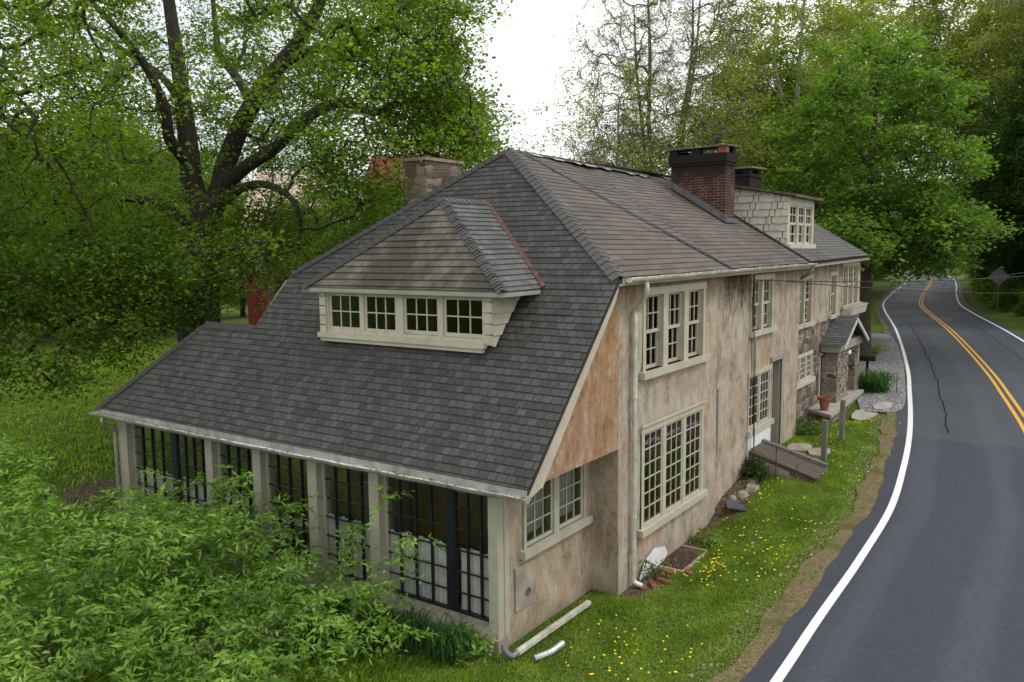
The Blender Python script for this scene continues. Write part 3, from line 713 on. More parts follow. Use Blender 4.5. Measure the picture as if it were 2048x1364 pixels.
# sunroom curb, posts, beam
b = MB(); b.prism([(1.24, .60, .31), (1.62, .60, .34), (1.62, .60, -.3), (1.18, .60, -.3), (1.18, .60, .20)], (0, 10.6, 0)); b.box((1.22, .53, -.3), (1.5, .60, .18)); b.build('curb', 'concrete', HS)
b = MB(); b.box((1.30, .56, 2.44), (1.50, 11.18, 2.75)); b.box((.98, -.1, 2.70), (1.31, 11.2, 2.73)); b.build('header_beam', 'post', HS)
POSTS = [(.56, .74), (3.07, 3.30), (4.61, 4.85), (6.18, 6.41), (7.69, 7.92), (10.80, 11.14)]
for i, (y0, y1) in enumerate(POSTS):
    b = MB(); zb = .10 if i == 0 else .30
    b.box((1.304 if i else 1.28, y0, zb), (1.44, y1, 2.46))
    b.box((1.44, y0-.06 if i else y0, zb+.02), (1.50, y1+.06, 2.45))
    if i == 0: b.box((1.44, .545, .05), (1.56, .60, 2.46))
    b.build('post', 'post', HS)
SF = mapX(1.44)
def bay(y0, y1, splits, curt=True, door=False):
    mb = MB(); z0, z1 = (.32, 2.44)
    mbox(mb, SF, y0, y1, z0, z0+.05, 0.0, .05); mbox(mb, SF, y0, y1, z1-.04, z1, 0, .05)
    g = MB(); cs = []
    for (a0, a1, c, st) in splits:
        for aa, sgn in ((a0, 1), (a1, -1)):
            mbox(mb, SF, min(aa, aa+sgn*.035), max(aa, aa+sgn*.035), z0+.05, z1-.04, .001, .055)
        for i in range(1, c):
            a = a0+(a1-a0)*i/c; mbox(mb, SF, a-.016, a+.016, z0+.05, z1-.04, -.004, .045)
        for j in range(1, 6):
            z = z0+(z1-z0)*j/6; mbox(mb, SF, a0, a1, z-.011, z+.011, .004, .03)
        g.add([SF(a0, z0, .03), SF(a1, z0, .03), SF(a1, z1, .03), SF(a0, z1, .03)], [(0, 1, 2, 3)])
    if len(splits) == 2:
        s0, s1 = splits[0][1], splits[1][0]; mbox(mb, SF, s0-.005, s1+.005, z0+.05, z1-.04, -.012, .06)
    o = mb.build('glazed_screen', 'iron', HS); g.build('pane', 'glass_sun', o)
    for (a0, a1, c, st) in splits:
        if curt: drape('curtain', SF, a0+.05, a1-.05, .36, 1.40, .09, o)
        if door:
            q = MB(); mbox(q, SF, a0+.05, a1-.05, .95, 1.15, .07, .09); q.build('door_rail', 'paint_pale', o)
MT['glass_sun'] = m_glass('sunroom_glass', (0.74, 0.75, 0.72), 0.02, 0.30)
bay(.74, 3.07, [(.74, 1.54, 3, 0), (1.68, 3.07, 4, 0)])
bay(3.30, 4.61, [(3.30, 4.61, 4, 0)])
bay(4.85, 6.18, [(4.85, 6.18, 4, 0)], curt=False, door=True)
bay(6.41, 7.69, [(6.41, 7.69, 4, 0)])
bay(7.92, 10.8, [(7.92, 9.12, 4, 0), (9.29, 10.80, 4, 0)])
# far (north) end of the sunroom is glazed too
b = MB(); b.box((1.5, 11.02, -.3), (4.15, 11.14, .9)); b.box((1.5, 11.02, 2.3), (4.15, 11.14, 2.75)); b.box((2.5, 11.02, .9), (4.15, 11.14, 2.3)); b.build('sunroom_wall', 'stucco_tan', HS)
wn = window(HS, lambda a, c, d: (a, 11.14-d, c), 1.5, 2.5, .9, 2.3, 1, cols=3, rows=4, trim=.06, paint='iron', sill=False)

# windows -----------------------------------------------
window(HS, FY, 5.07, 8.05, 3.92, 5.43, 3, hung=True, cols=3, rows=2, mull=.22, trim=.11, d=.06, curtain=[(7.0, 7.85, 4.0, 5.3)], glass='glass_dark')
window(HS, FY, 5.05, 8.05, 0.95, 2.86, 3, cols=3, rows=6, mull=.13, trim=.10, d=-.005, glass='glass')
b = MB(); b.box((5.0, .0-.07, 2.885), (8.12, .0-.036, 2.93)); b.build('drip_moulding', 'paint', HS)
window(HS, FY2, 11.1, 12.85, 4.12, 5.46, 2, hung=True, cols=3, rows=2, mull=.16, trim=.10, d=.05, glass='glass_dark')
window(HS, FY2, 11.05, 12.78, 1.68, 3.08, 2, cols=3, rows=5, mull=.10, trim=.08, d=.0, curtain=[(11.2, 11.6, 1.75, 3.0)])
b = MB(); b.box((11.05, .0, .95), (12.75, .045, 1.54)); o = b.build('infill_board', 'white', HS); o['label'] = 'white board with a yellow stain below the window'
window(HS, FS, 15.98, 17.7, 3.86, 5.27, 2, hung=True, cols=2, rows=3, mull=.14, trim=.10, d=.05, glass='glass_dark')
window(HS, FS, 19.85, 20.75, 3.88, 5.28, 1, hung=True, cols=3, rows=2, trim=.10, d=.05, glass='glass_dark')
window(HS, FS, 21.5, 23.95, 4.1, 5.56, 3, hung=True, cols=2, rows=3, mull=.14, trim=.10, d=.05, curtain=[(21.7, 22.2, 4.15, 5.5), (22.5, 23.0, 4.15, 5.5)], glass='glass_dark')
window(HS, mapY(.37), 15.95, 18.0, 2.06, 2.88, 3, cols=3, rows=4, mull=.08, trim=.06, d=.0, paint='paint_pale', glass='glass')
# doors
b = MB(); b.box((12.9, .42, .5), (13.72, .46, 3.18))
for i in range(1, 4): b.box((12.9+.2*i, .405, .5), (12.92+.2*i, .42, 3.18))
b.build('door', 'paint_grey', HS)
b = MB(); b.box((13.695, .06, .5), (13.718, .405, 3.17))
for i in range(3): b.box((13.685, .12+.09*i, .5), (13.695, .135+.09*i, 3.17))
b.box((12.9, .06, .5), (12.92, .41, 3.17)); b.box((12.92, .06, 3.15), (13.69, .41, 3.178)); b.build('door_lining', 'paint_grey', HS)
b = MB(); b.box((12.80, .02, .75), (12.9, .12, 3.185)); b.box((13.72, .02, .75), (13.86, .15, 3.185)); b.box((12.78, .0, 3.18), (13.9, .14, 3.30)); b.build('door_frame', 'paint_grey', HS)
b = MB(); b.box((18.95, .5, 1.05), (19.9, .55, 2.62)); b.build('door', 'paint', HS)
b = MB(); b.box((18.86, .33, 1.05), (18.96, .45, 2.66)); b.box((19.9, .33, 1.05), (20.0, .45, 2.66)); b.box((18.86, .325, 2.62), (20.0, .45, 2.70)); b.build('door_frame', 'paint', HS)
# slim capped conduit on the wall
b = MB(); b.box((8.95, .0, 1.60), (9.03, .04, 3.0)); b.box((8.90, -.01, 3.0), (9.08, .05, 3.04)); b.box((8.9, -.01, 1.52), (9.08, .05, 1.58)); b.build('conduit', 'paint_grey', HS)
# flaked corner at the foot of the wall
b = MB(); b.add([(4.95, -.03, -.1), (5.9, -.03, -.1), (6.25, -.025, .12), (6.1, -.03, .30), (5.6, -.03, .42), (5.2, -.03, .30), (4.98, -.03, .06)], [tuple(range(7))]); o = b.build('bare_patch', 'white', HS); o['label'] = 'bright white patch where the stucco has fallen at the wall foot'
# downspouts and gutters
b = MB(); b.tube(bez([(4.52, -.34, 5.60), (4.53, -.34, 5.42), (4.60, -.20, 5.20), (4.62, -.08, 5.08), (4.62, -.08, 4.9)], 6), .045, 10)
b.tube([(4.62, -.08, 4.92), (4.62, -.08, .22)], .045, 10); b.tube(bez([(4.62, -.08, .24), (4.62, -.09, .1), (4.68, -.22, .03)], 5), .048, 10)
for z in (1.3, 2.4, 3.5, 4.6): b.tube([(4.62, -.08, z), (4.62, -.08, z+.05)], .055, 10)
b.build('downspout', 'gutter', HS, smooth=False)
b = MB(); b.tube(bez([(15.25, -.32, 5.62), (15.25, -.2, 5.4), (15.55, .10, 5.25), (15.62, .25, 5.1)], 5), .045, 8); b.tube([(15.62, .25, 5.12), (15.62, .25, .9)], .045, 8); b.tube(bez([(15.62, .25, .92), (15.62, .24, .8), (15.7, .05, .68)], 5), .048, 8); b.build('downspout', 'paint_grey', HS)
b = MB(); b.tube(bez([(.88, 11.0, 2.62), (.9, 11.0, 2.45), (1.15, 11.1, 2.32), (1.25, 11.18, 2.2)], 5), .04, 8); b.tube([(1.25, 11.18, 2.22), (1.25, 11.18, .1)], .04, 8); b.build('downspout', 'galv', HS)
def trough(name, a, b_, r, m, parent, sag=.03, debris=True):
    a = np.array(a, float); b_ = np.array(b_, float); d = (b_-a); Ln = np.linalg.norm(d); d /= Ln; s = np.cross(d, [0, 0, 1]); n = int(Ln/.4); V = []; F = []; k = 9
    for i in range(n+1):
        c = a+d*Ln*i/n+np.array([0, 0, -sag*math.sin(math.pi*i/n)+.006*math.sin(i*1.9)])
        for rr in (r, r-.008):
            for j in range(k):
                t = math.pi*j/(k-1); V.append(c+s*math.cos(t)*rr-np.array([0, 0, 1])*math.sin(t)*rr)
    for i in range(n):
        for q in (0, 1):
            for j in range(k-1): F.append([i*2*k+q*k+j, (i+1)*2*k+q*k+j, (i+1)*2*k+q*k+j+1, i*2*k+q*k+j+1])
        for j in (0, k-1): F.append([i*2*k+j, (i+1)*2*k+j, (i+1)*2*k+k+j, i*2*k+k+j])
    F.append(list(range(k))); F.append([n*2*k+j for j in range(k)])
    o = link_mesh(name, V, F, m, parent)
    rng = random.Random(5); mb = MB()
    if debris:
        for i in range(int(Ln*26)):
            t = rng.random(); t = t if math.sin(t*9+1) > -.2 else rng.random()
            c = a+d*Ln*t+s*rng.uniform(-r*.8, r*.5)+np.array([0, 0, -r*.35+rng.uniform(0, .03)-sag*math.sin(math.pi*t)]); q = rng.uniform(.01, .03)
            v = [c+np.array([rng.uniform(-q, q)*1.5, rng.uniform(-q, q)*2, rng.uniform(-q, q)*.4]) for _ in range(4)]; mb.add(v, [(0, 1, 2), (0, 2, 3), (0, 3, 1), (1, 3, 2)])
        mb.build('leaf_litter', 'debris', o)['kind'] = 'stuff'
    return o
trough('gutter', (.84, -.30, 2.70), (.84, 11.36, 2.70), .085, 'galv', HS, .02)
trough('gutter', (3.85, -.34, 5.68), (15.3, -.34, 5.70), .075, 'gutter', HS, -.01)
b = MB(); b.box((3.8, -.27, 5.58), (15.3, -.24, 5.69)); b.box((3.7, -.25, 5.56), (15.3, .1, 5.585)); b.build('fascia', 'paint', HS)
b = MB(); b.prism([(15.3, -.26, 5.58), (24.5, .08, 5.64), (24.5, .36, 5.64), (15.3, .1, 5.58)], (0, 0, .06)); b.build('fascia', 'paint_grey', HS)
b = MB(); b.box((.905, -.23, 2.66), (.928, 11.24, 2.772)); b.build('fascia', 'galv', HS)
# roof ---------------------------------------------------
xe, ze = .932, 2.775; K = np.array([3.719, 0, 5.7])
E1a = [(xe, -.24, ze), (xe, 11.25, ze), (2.67, 9.62, 4.60), (2.67, -.24, 4.60)]
E1b = [(2.67, -.24, 4.60), (2.67, 7.90, 4.60), (3.719, 7.9, 5.70), (3.719, -.24, 5.70)]
E2 = [(3.719, -.24, 5.70), (3.719, 7.9, 5.70), (6.37, 3.83, RZ)]
rf = root  # alias kept simple
R1 = shingled('roof', E1a, 'shingle_dark', HS)
shingled('slope', E1b, 'shingle_dark', R1, phase=0.0); shingled('slope', E2, 'shingle_dark', R1)
# road side: two overlapping sheets and the far wing
Sa = [(3.719, -.24, 5.70), (8.9, -.24, 5.72), (6.85, 3.42, 8.08), (6.75, 3.83, 8.34), (6.37, 3.83, RZ)]
Sa = [(3.719, -.24, 5.70), (8.9, -.24, 5.70), (6.85, 3.42, 8.076), (6.62, 3.83, 8.342), (6.37, 3.83, 8.342)]
shingled('slope', Sa, 'shingle_brown', R1, course=.17)
Sb = [(8.9, -.24, 5.715), (15.1, -.24, 5.715), (15.1, 3.83, 8.20), (10.4, 3.83, 8.24), (6.62, 3.83, 8.352), (6.85, 3.42, 8.088)]
def tri_side(poly, m, course, seed=0):
    shingled('slope', poly, m, R1, course=course, seed=seed)
tri_side([(8.9, -.24, 5.715), (15.1, -.24, 5.715), (15.1, 3.83, 8.20), (9.6, 3.83, 8.20)], 'shingle_brown', .17)
tri_side([(8.9, -.24, 5.715), (9.6, 3.83, 8.20), (6.62, 3.83, 8.347)], 'shingle_brown', .17)
tri_side([(15.1, -.24, 5.74), (24.5, .1, 5.80), (24.5, 3.83, 8.22), (15.1, 3.83, 8.22)], 'shingle_grey', .17)
tri_side([(3.719, 7.9, 5.7), (6.37, 3.83, 8.34), (24.5, 3.83, 8.22), (24.5, 7.9, 5.7)], 'shingle_dark', .1425)
shingled('slope', [(xe, 11.25, ze), (4.4, 11.25, ze), (2.67, 9.62, 4.60)], 'shingle_dark', R1)
shingled('slope', [(2.67, 9.62, 4.60), (2.67, 7.6, 4.60), (4.4, 7.6, 2.775), (4.4, 11.25, 2.775)], 'shingle_dark', R1)
under('roof_deck', [E1a, E1b, E2, [(3.719, -.24, 5.70), (15.1, -.24, 5.70), (15.1, 3.83, 8.10), (6.37, 3.83, 8.24)], [(15.1, -.24, 5.70), (24.5, .1, 5.76), (24.5, 3.83, 8.13), (15.1, 3.83, 8.13)]], 'darkwood', HS)
nE = (-1.05, 0, 1); nS = (0, -.62, 1); nN = (0, .62, 1)
hip_cap('hip_cap', (3.72, -.24, 5.70), (6.37, 3.83, 8.35), nE, nS, 'shingle_grey', R1, jit=.006)
hip_cap('hip_cap', (3.72, 7.9, 5.70), (6.37, 3.83, 8.35), nE, nN, 'shingle_dark', R1, jit=.004)
hip_cap('hip_cap', (xe, 11.25, ze), (2.67, 9.62, 4.60), nE, nN, 'shingle_dark', R1, jit=.003)
hip_cap('ridge_cap', (2.67, 9.62, 4.60), (2.67, 7.9, 4.60), nE, (1, 0, 1), 'shingle_dark', R1, jit=.003)
hip_cap('ridge_cap', (6.37, 3.83, 8.335), (13.3, 3.83, 8.22), nS, nN, 'shingle_grey', R1, step=.3, jit=.003, w_=.12, seed=7, lift=.012)
hip_cap('ridge_cap', (14.2, 3.83, 8.22), (24.5, 3.83, 8.24), nS, nN, 'shingle_grey', R1, step=.3, jit=.008, w_=.12, seed=8)
b = MB()   # lapped edge between the two shingle jobs
for p in bez([(8.95, -.26, 5.735), (7.9, 1.5, 6.86), (6.85, 3.42, 8.105)], 10).reshape(-1, 3)[:0]: pass
b.beam((8.95, -.25, 5.735), (6.72, 3.62, 8.235), .025, .012, (0, -.55, .83)); b.build('lap_edge', 'darkwood', R1); b = MB(); b.beam((15.16, -.25, 5.76), (15.1, 3.8, 8.24), .05, .02, (0, -.55, .83)); b.build('lap_edge', 'darkwood', R1)
rng = random.Random(3); b = MB()
for i in range(7):
    x = 7.2+i*.85+rng.uniform(-.3, .3); b.prism([(x, 3.66, 8.28-.02*(x-6)), (x+rng.uniform(.2, .6), 3.66, 8.27-.02*(x-6)), (x+.5, 3.9, 8.35-.015*(x-6)), (x+.05, 3.9, 8.36-.015*(x-6))], (0, 0, .012))
b.build('torn_felt', 'galv', R1)['kind'] = 'stuff'
# barge board
b = MB(); b.prism([(1.00, -.215, 2.62), (1.28, -.215, 2.70), (1.34, -.215, 2.96), (3.70, -.215, 5.44), (3.78, -.215, 5.58), (3.66, -.215, 5.575), (.90, -.215, 2.672)], (0, .06, 0))
b.prism([(1.20, -.16, 2.66), (1.45, -.16, 2.68), (3.78, -.16, 5.35), (3.78, -.16, 5.56), (1.2, -.16, 2.96)], (0, .152, 0)); b.build('barge_board', 'paint', HS)
b = MB(); b.prism([(1.02, 8.0, 2.72), (1.3, 8.0, 2.72), (3.9, 8.0, 5.42), (3.62, 8.0, 5.55)], (0, -.1, 0)); b.build('barge_board', 'paint', HS)

# big dormer ---------------------------------------------
b = MB(); DX = mapX(2.50)
for y0, y1 in ((1.50, 1.68), (2.57, 2.67), (3.50, 3.67), (4.49, 4.58), (5.44, 5.62)): b.box((2.50, y0, 4.62), (2.62, y1, 5.46))
b.box((2.494, 1.495, 5.375), (2.625, 5.625, 5.50)); b.box((2.490, 1.69, 4.55), (2.626, 5.51, 4.685))
D1 = b.build('dormer', 'paint', HS); D1['label'] = 'hipped dormer with four windows on the sunroom roof'
b = MB(); b.box((2.36, 1.62, 4.535), (2.51, 5.62, 4.625)); b.box((2.40, 1.66, 4.46), (2.5, 5.58, 4.535)); b.build('sill', 'paint', D1)
for (y0, y1) in ((1.67, 2.58), (2.66, 3.51), (3.66, 4.50), (4.57, 5.45)):
    w_ = MB(); dd = .03; g = MB()
    sash(w_, DX, y0+.01, y1-.01, 4.67+(.02 if y0 < 3 else 0), 5.385, 3, 2, dd, fr=.052, mun=.022, th=.04)
    g.add([DX(y0+.03, 4.7, dd+.02), DX(y1-.03, 4.7, dd+.02), DX(y1-.03, 5.35, dd+.02), DX(y0+.03, 5.35, dd+.02)], [(0, 1, 2, 3)])
    w_.V += []; k = len(w_.F); w_.m = 1; w_.add(g.V, g.F); w_.build('window', ['paint', 'glass_dark'], D1)
drape('curtain', DX, 4.95, 5.36, 4.7, 5.35, .14, D1, amp=.012); drape('curtain', DX, 3.95, 4.15, 4.7, 5.35, .14, D1, amp=.012); drape('curtain', DX, 2.9, 3.1, 4.7, 5.35, .14, D1, amp=.012)
b = MB(); b.box((2.95, 1.6, 4.9), (3.0, 5.5, 5.5)); b.build('dark_backing', 'dark_room', D1)  # added dark sheet behind the dormer panes
def cheek(y, sgn):
    mb = MB(); n = 5; z0 = 4.58
    for i in range(n):
        a = z0+i*.185; c = min(a+.185, 5.50); th = .02
        xr_ = lambda z: 2.50+(z-4.56)*.953+.03
        P = [(2.50, y, a), (xr_(a), y, a), (xr_(c), y, c), (2.50, y, c)]
        mb.prism([(p[0], p[1]+(sgn*(.03) if k < 2 else sgn*.008), p[2]-(.012 if k < 2 else 0)) for k, p in enumerate(P)], (0, -sgn*.05, 0))
        if sgn < 0: mb.box((2.47, y-.012, a+.01), (2.52, y+.18-(i % 2)*.01, c-.012))
        else: mb.box((2.46, y-.14, a+.01), (2.52, y+.03, c-.012))
    return mb.build('cheek', 'paint', D1)
cheek(1.50, -1); cheek(5.62, 1)
DF = [(2.33, 1.16, 5.50), (2.33, 5.98, 5.50), (3.76, 3.57, 7.15)]; DR = [(2.33, 1.16, 5.50), (3.76, 3.57, 7.15), (5.17, 3.57, 7.15), (3.53, 1.16, 5.50)]; DL = [(2.33, 5.98, 5.50), (3.53, 5.98, 5.50), (5.17, 3.57, 7.15), (3.76, 3.57, 7.15)]
o = shingled('dormer_roof', DF, 'shingle_tan', D1, course=.155, th=.014); shingled('dormer_roof', [DR[0], DR[3], DR[2], DR[1]], 'shingle_slate', D1, course=.155, th=.014); shingled('dormer_roof', DL, 'shingle_slate', D1, course=.155)
under('eave', [DF, DR, DL], 'paint_grey', D1, .05)
nF = (-1.15, 0, 1); nR = (0, -.69, 1); nL = (0, .69, 1)
hip_cap('hip_cap', DF[0], DF[2], nF, nR, 'shingle_slate', D1, step=.085, w_=.085, jit=.018, seed=5)
hip_cap('hip_cap', DF[1], DF[2], nF, nL, 'shingle_dark', D1, step=.17, w_=.15)
hip_cap('ridge_cap', DF[2], DR[2], nR, nL, 'shingle_slate', D1, step=.17, w_=.14)
b = MB(); b.beam((5.17, 3.57, 7.19), (3.50, 1.12, 5.54), .075, .02, (-.75, -.35, .8)); b.build('valley_flashing', 'copper', D1)

# shed dormer --------------------------------------------
DS = mapY(.49)
b = MB()
for x0, x1 in ((15.5, 15.68), (16.42, 16.55), (17.2, 17.33), (18.0, 18.18)): b.box((x0, .49, 6.22), (x1, .60, 7.55))
b.box((15.5, .488, 7.36), (18.18, .60, 7.60)); b.box((15.45, .40, 6.10), (18.22, .6, 6.23))
D2 = b.build('dormer', 'paint_pale', HS); D2['label'] = 'shed roofed dormer with shingled side beside the brick chimney'
for i, (x0, x1) in enumerate(((15.68, 16.42), (16.55, 17.2), (17.33, 18.0))):
    w_ = MB()
    sash(w_, DS, x0, x1, 6.80, 7.36, 2, 2, .03, fr=.05, mun=.03); sash(w_, DS, x0, x1, 6.23, 6.82, 2, 2, .065, fr=.05, mun=.03)
    w_.m = 1; w_.add([DS(x0, 6.25, .105), DS(x1, 6.25, .105), DS(x1, 7.35, .105), DS(x0, 7.35, .105)], [(0, 1, 2, 3)]); w_.build('window', ['paint_pale', 'glass_dark'], D2)
mb = MB(); i = 0; z = 6.2
while z < 8.0:
    y0, y1 = .49, 3.7; hh = .21
    # cheek lies between the main roof and the shed roof
    yb = lambda zz: (zz-5.74)/.62-.3
    x = .49; n = 0; off = .0 if i % 2 else -.09
    y = .49+off
    while y < 3.6:
        a0 = max(y, .49); a1 = min(y+.155+.02*math.sin(y*9+i), 3.6); zt = min(z+hh, 7.60+.2*(a0-.49)); 
        if a1 > a0+.02 and zt > z+.02:
            lowz = max(z+.01*math.sin(y*23+i*5), 5.72+.62*(a0+.24)-.02)
            if lowz < zt-.02: mb.prism([(15.47-.012, a0+.004, lowz), (15.47-.012, a1-.004, lowz), (15.50-.012, a1-.004, zt), (15.50-.012, a0+.004, zt)], (.03, 0, 0))
        y += .16
    z += hh; i += 1
mb.build('shingle_cheek', 'paint_pale', D2)
b = MB(); b.prism([(15.53, .5, 6.2), (15.53, .5, 7.58), (15.53, 3.5, 8.15)], (.04, 0, 0)); b.build('cheek', 'paint_grey', D2); b = MB(); b.prism([(18.12, .5, 6.2), (18.12, .5, 7.58), (18.12, 3.5, 8.15)], (.04, 0, 0)); b.build('cheek', 'paint_grey', D2)
b = MB(); b.prism([(15.35, .25, 7.58), (18.35, .25, 7.56), (18.35, 3.72, 8.22), (15.35, 3.72, 8.24)], (0, 0, .07)); b.build('shed_roof', 'moss_felt', D2)

rng = np.random.default_rng(77)
def scatter_on(fn, N, x0, x1, y0, y1, r0, r1, name, m, par, keep=None, h=.02):
    x = rng.uniform(x0, x1, N); y = rng.uniform(y0, y1, N)
    if keep is not None: k_ = keep(x, y); x, y = x[k_], y[k_]
    N = len(x); c = np.stack([x, y, fn(x, y)+h], 1); r = rng.uniform(r0, r1, N)[:, None]; a = rng.uniform(0, 6.28, N)
    e1 = np.stack([np.cos(a), np.sin(a), np.cos(a)*1.0], 1); e2 = np.stack([-np.sin(a), np.cos(a), -np.sin(a)], 1); up2 = np.array([-.7, 0, .7])
    V = np.stack([c+e1*r, c+e2*r*.7, c-e1*r*.8, c-e2*r*.6, c+up2*r*.6], 1).reshape(-1, 3); i5 = np.arange(N)*5
    T = np.concatenate([np.stack([i5+a_, i5+(a_+1) % 4, i5+4], 1) for a_ in range(4)]).astype(np.int32); link_mesh(name, V, T, m, par)['kind'] = 'stuff'
zend = lambda x, y: np.where(x < 3.719, 2.775+(x-.932)*1.0495, 5.7+(x-3.719)*1.001)
MT['moss'] = simple('moss', (0.10, 0.085, 0.025), 0.95, 0.5, 20, 0.5); MT['petal'] = simple('petal', (0.40, 0.38, 0.30), 0.8, 0.3, 20, 0)
scatter_on(zend, 420, 2.7, 3.55, .55, 1.5, .008, .022, 'moss', 'moss', R1, lambda x, y: (np.abs(y-1.22-.25*(x-3.4)) < .28*rng.random(len(x))+.03))
scatter_on(zend, 1500, 1.0, 3.7, 0.05, 9.4, .003, .008, 'fallen_petals', 'petal', R1, lambda x, y: (rng.random(len(x)) < .3+.7*(np.sin(x*1.3+y*.9) > .2)) & ~((x > 2.3) & (y > 1.0) & (y < 6.1)) & ~((y > 7.8) & (x > 2.6)))
# chimneys -----------------------------------------------
b = MB(); b.box((13.37, 1.58, 6.6), (14.10, 3.16, 8.62)); b.box((13.34, 1.55, 8.42), (14.13, 3.19, 8.50)); b.box((13.31, 1.52, 8.50), (14.16, 3.22, 8.72))
CH = b.build('chimney', 'brick', HS); CH['label'] = 'red brick chimney with soot black top and slab cap'
b = MB(); b.box((13.36, 1.56, 8.72), (13.56, 1.80, 8.90)); b.build('cap_brick', 'terracotta', CH)
for q0, q1 in (((13.33, 2.3, 8.72), (13.55, 2.55, 8.88)), ((13.33, 2.98, 8.72), (13.6, 3.2, 8.86)), ((13.9, 1.56, 8.72), (14.12, 1.8, 8.90)), ((13.9, 2.9, 8.72), (14.12, 3.2, 8.86))):
    b = MB(); b.box(q0, q1); b.build('cap_brick', 'brick_soot', CH)
b = MB(); b.prism([(13.28, 1.50, 8.90), (14.18, 1.50, 8.93), (14.18, 3.22, 8.90), (13.28, 3.26, 8.87)], (0, 0, .03)); b.build('cap_slab', 'greywood', CH)
b = MB(); b.beam((13.33, 1.52, 6.93), (13.33, 3.3, 8.03), .05, .16); b.beam((13.3, 1.53, 6.90), (14.15, 1.53, 6.90), .05, .12); b.build('flashing', 'lead', CH)
b = MB(); b.box((19.0, 2.83, 7.4), (20.2, 3.6, 8.62)); b.box((18.96, 2.79, 8.52), (20.24, 3.64, 8.60))
for x in (19.0, 19.9):
    for y in (2.84, 3.36): b.box((x, y, 8.62), (x+.28, y+.24, 8.78))
C2 = b.build('chimney', 'brick_soot', HS); C2['label'] = 'soot blackened squat brick chimney behind the shed dormer'
b = MB(); b.prism([(18.9, 2.72, 8.78), (20.3, 2.72, 8.82), (20.3, 3.7, 8.82), (18.9, 3.7, 8.78)], (0, 0, .06)); b.build('cap_slab', 'greywood', C2)
b = MB(); b.box((8.0, 7.62, -.2), (9.5, 8.42, 8.50)); C3 = b.build('chimney', 'stone_tan', HS); C3['label'] = 'broad tan stone chimney behind the left hip of the roof'
b = MB(); b.box((7.95, 7.57, 8.50), (9.55, 8.47, 8.58)); b.build('cap_slab', 'concrete', C3)

# flower box, portico ------------------------------------
b = MB(); b.prism([(21.5, .33, 3.95), (21.5, -.05, 4.02), (21.5, .02, 3.74), (21.5, .33, 3.66)], (2.3, 0, 0)); fb = b.build('window_box', 'paint_pale', HS)
b = MB()
for i in range(9): b.beam((21.55+i*.27, .33, 4.1), (21.55+i*.27, -.08, 4.06), .02, .02)
b.beam((21.5, -.08, 4.06), (23.8, -.08, 4.06), .02, .02); b.beam((21.5, .12, 4.08), (23.8, .12, 4.08), .02, .02); b.build('rail', 'paint_pale', fb)
b = MB(); b.prism([(19.0, -.2, 2.74), (19.0, .36, 2.74), (19.0, .36, 3.02), (19.0, -.2, 3.02)], (3.4, 0, 0)); PT = b.build('portico', 'paint_grey', HS); PT['label'] = 'small gabled entry hood on two fieldstone piers'
b = MB(); b.box((19.2, -.13, .9), (20.7, .36, 2.738)); b.build('pier', 'stone', PT); b = MB(); b.box((21.9, -.10, .9), (22.5, .36, 2.738)); b.build('pier', 'stone', PT)
gA, gB, gC = (19.0, 3.02), (20.6, 3.72), (22.3, 2.98)
for q0, q1 in (((18.85, 2.98), (20.55, 3.80)), ((22.45, 2.92), (20.55, 3.80))):
    P = [(q0[0], -.42, q0[1]), (q1[0], -.42, q1[1]), (q1[0], .36, q1[1]), (q0[0], .36, q0[1])]
    if q0[0] > q1[0]: P = [P[1], P[0], P[3], P[2]]
    shingled('portico_roof', P, 'shingle_slate', PT, course=.14, th=.008)
b = MB(); b.beam((18.88, -.40, 2.90), (20.58, -.40, 3.72), .05, .12); b.beam((22.42, -.40, 2.84), (20.58, -.40, 3.72), .05, .12); b.build('gable_trim', 'paint_pale', PT); b = MB(); b.prism([(19.1, -.02, 2.96), (20.58, -.02, 3.66), (22.3, -.02, 2.93)], (0, .05, 0)); b.build('gable_shade', 'paint_grey', PT)  # set-back grey sheet stands in for the shade inside the open gable
b = MB(); b.lathe((19.1, -.5, 2.72), [(.04, -.02), (.07, .02), (.05, .08)], 10); b.tube([(19.1, -.5, 2.76), (19.5, -.45, 2.78)], .03, 6); b.build('lamp', 'white', PT)
b = MB(); b.prism([(17.05, -.50, .97), (19.72, -.43, .97), (22.3, -.34, .97), (22.3, .38, .97), (17.75, .38, .97)], (0, 0, .10)); b.build('door_slab', 'slab', HS)
b = MB(); b.prism([(17.2, -.42, .3), (22.2, -.28, .3), (22.2, .38, .3), (17.8, .38, .3)], (0, 0, .67)); b.build('step_base', 'stone', HS)
# power cable down the wall
b = MB()
for k in range(4):
    b.tube(bez([(11.02+.03*k, -.04, 5.5), (11.0+.02*k, -.03-.01*k, 4.6), (11.08+.03*math.sin(k), -.02-.03*k, 3.4), (11.15+.03*k, -.06, 2.2), (11.18+.02*k, -.08, 1.4), (11.2, -.06, .9)], 5), .007, 5)
b.build('cable', 'cable', HS)
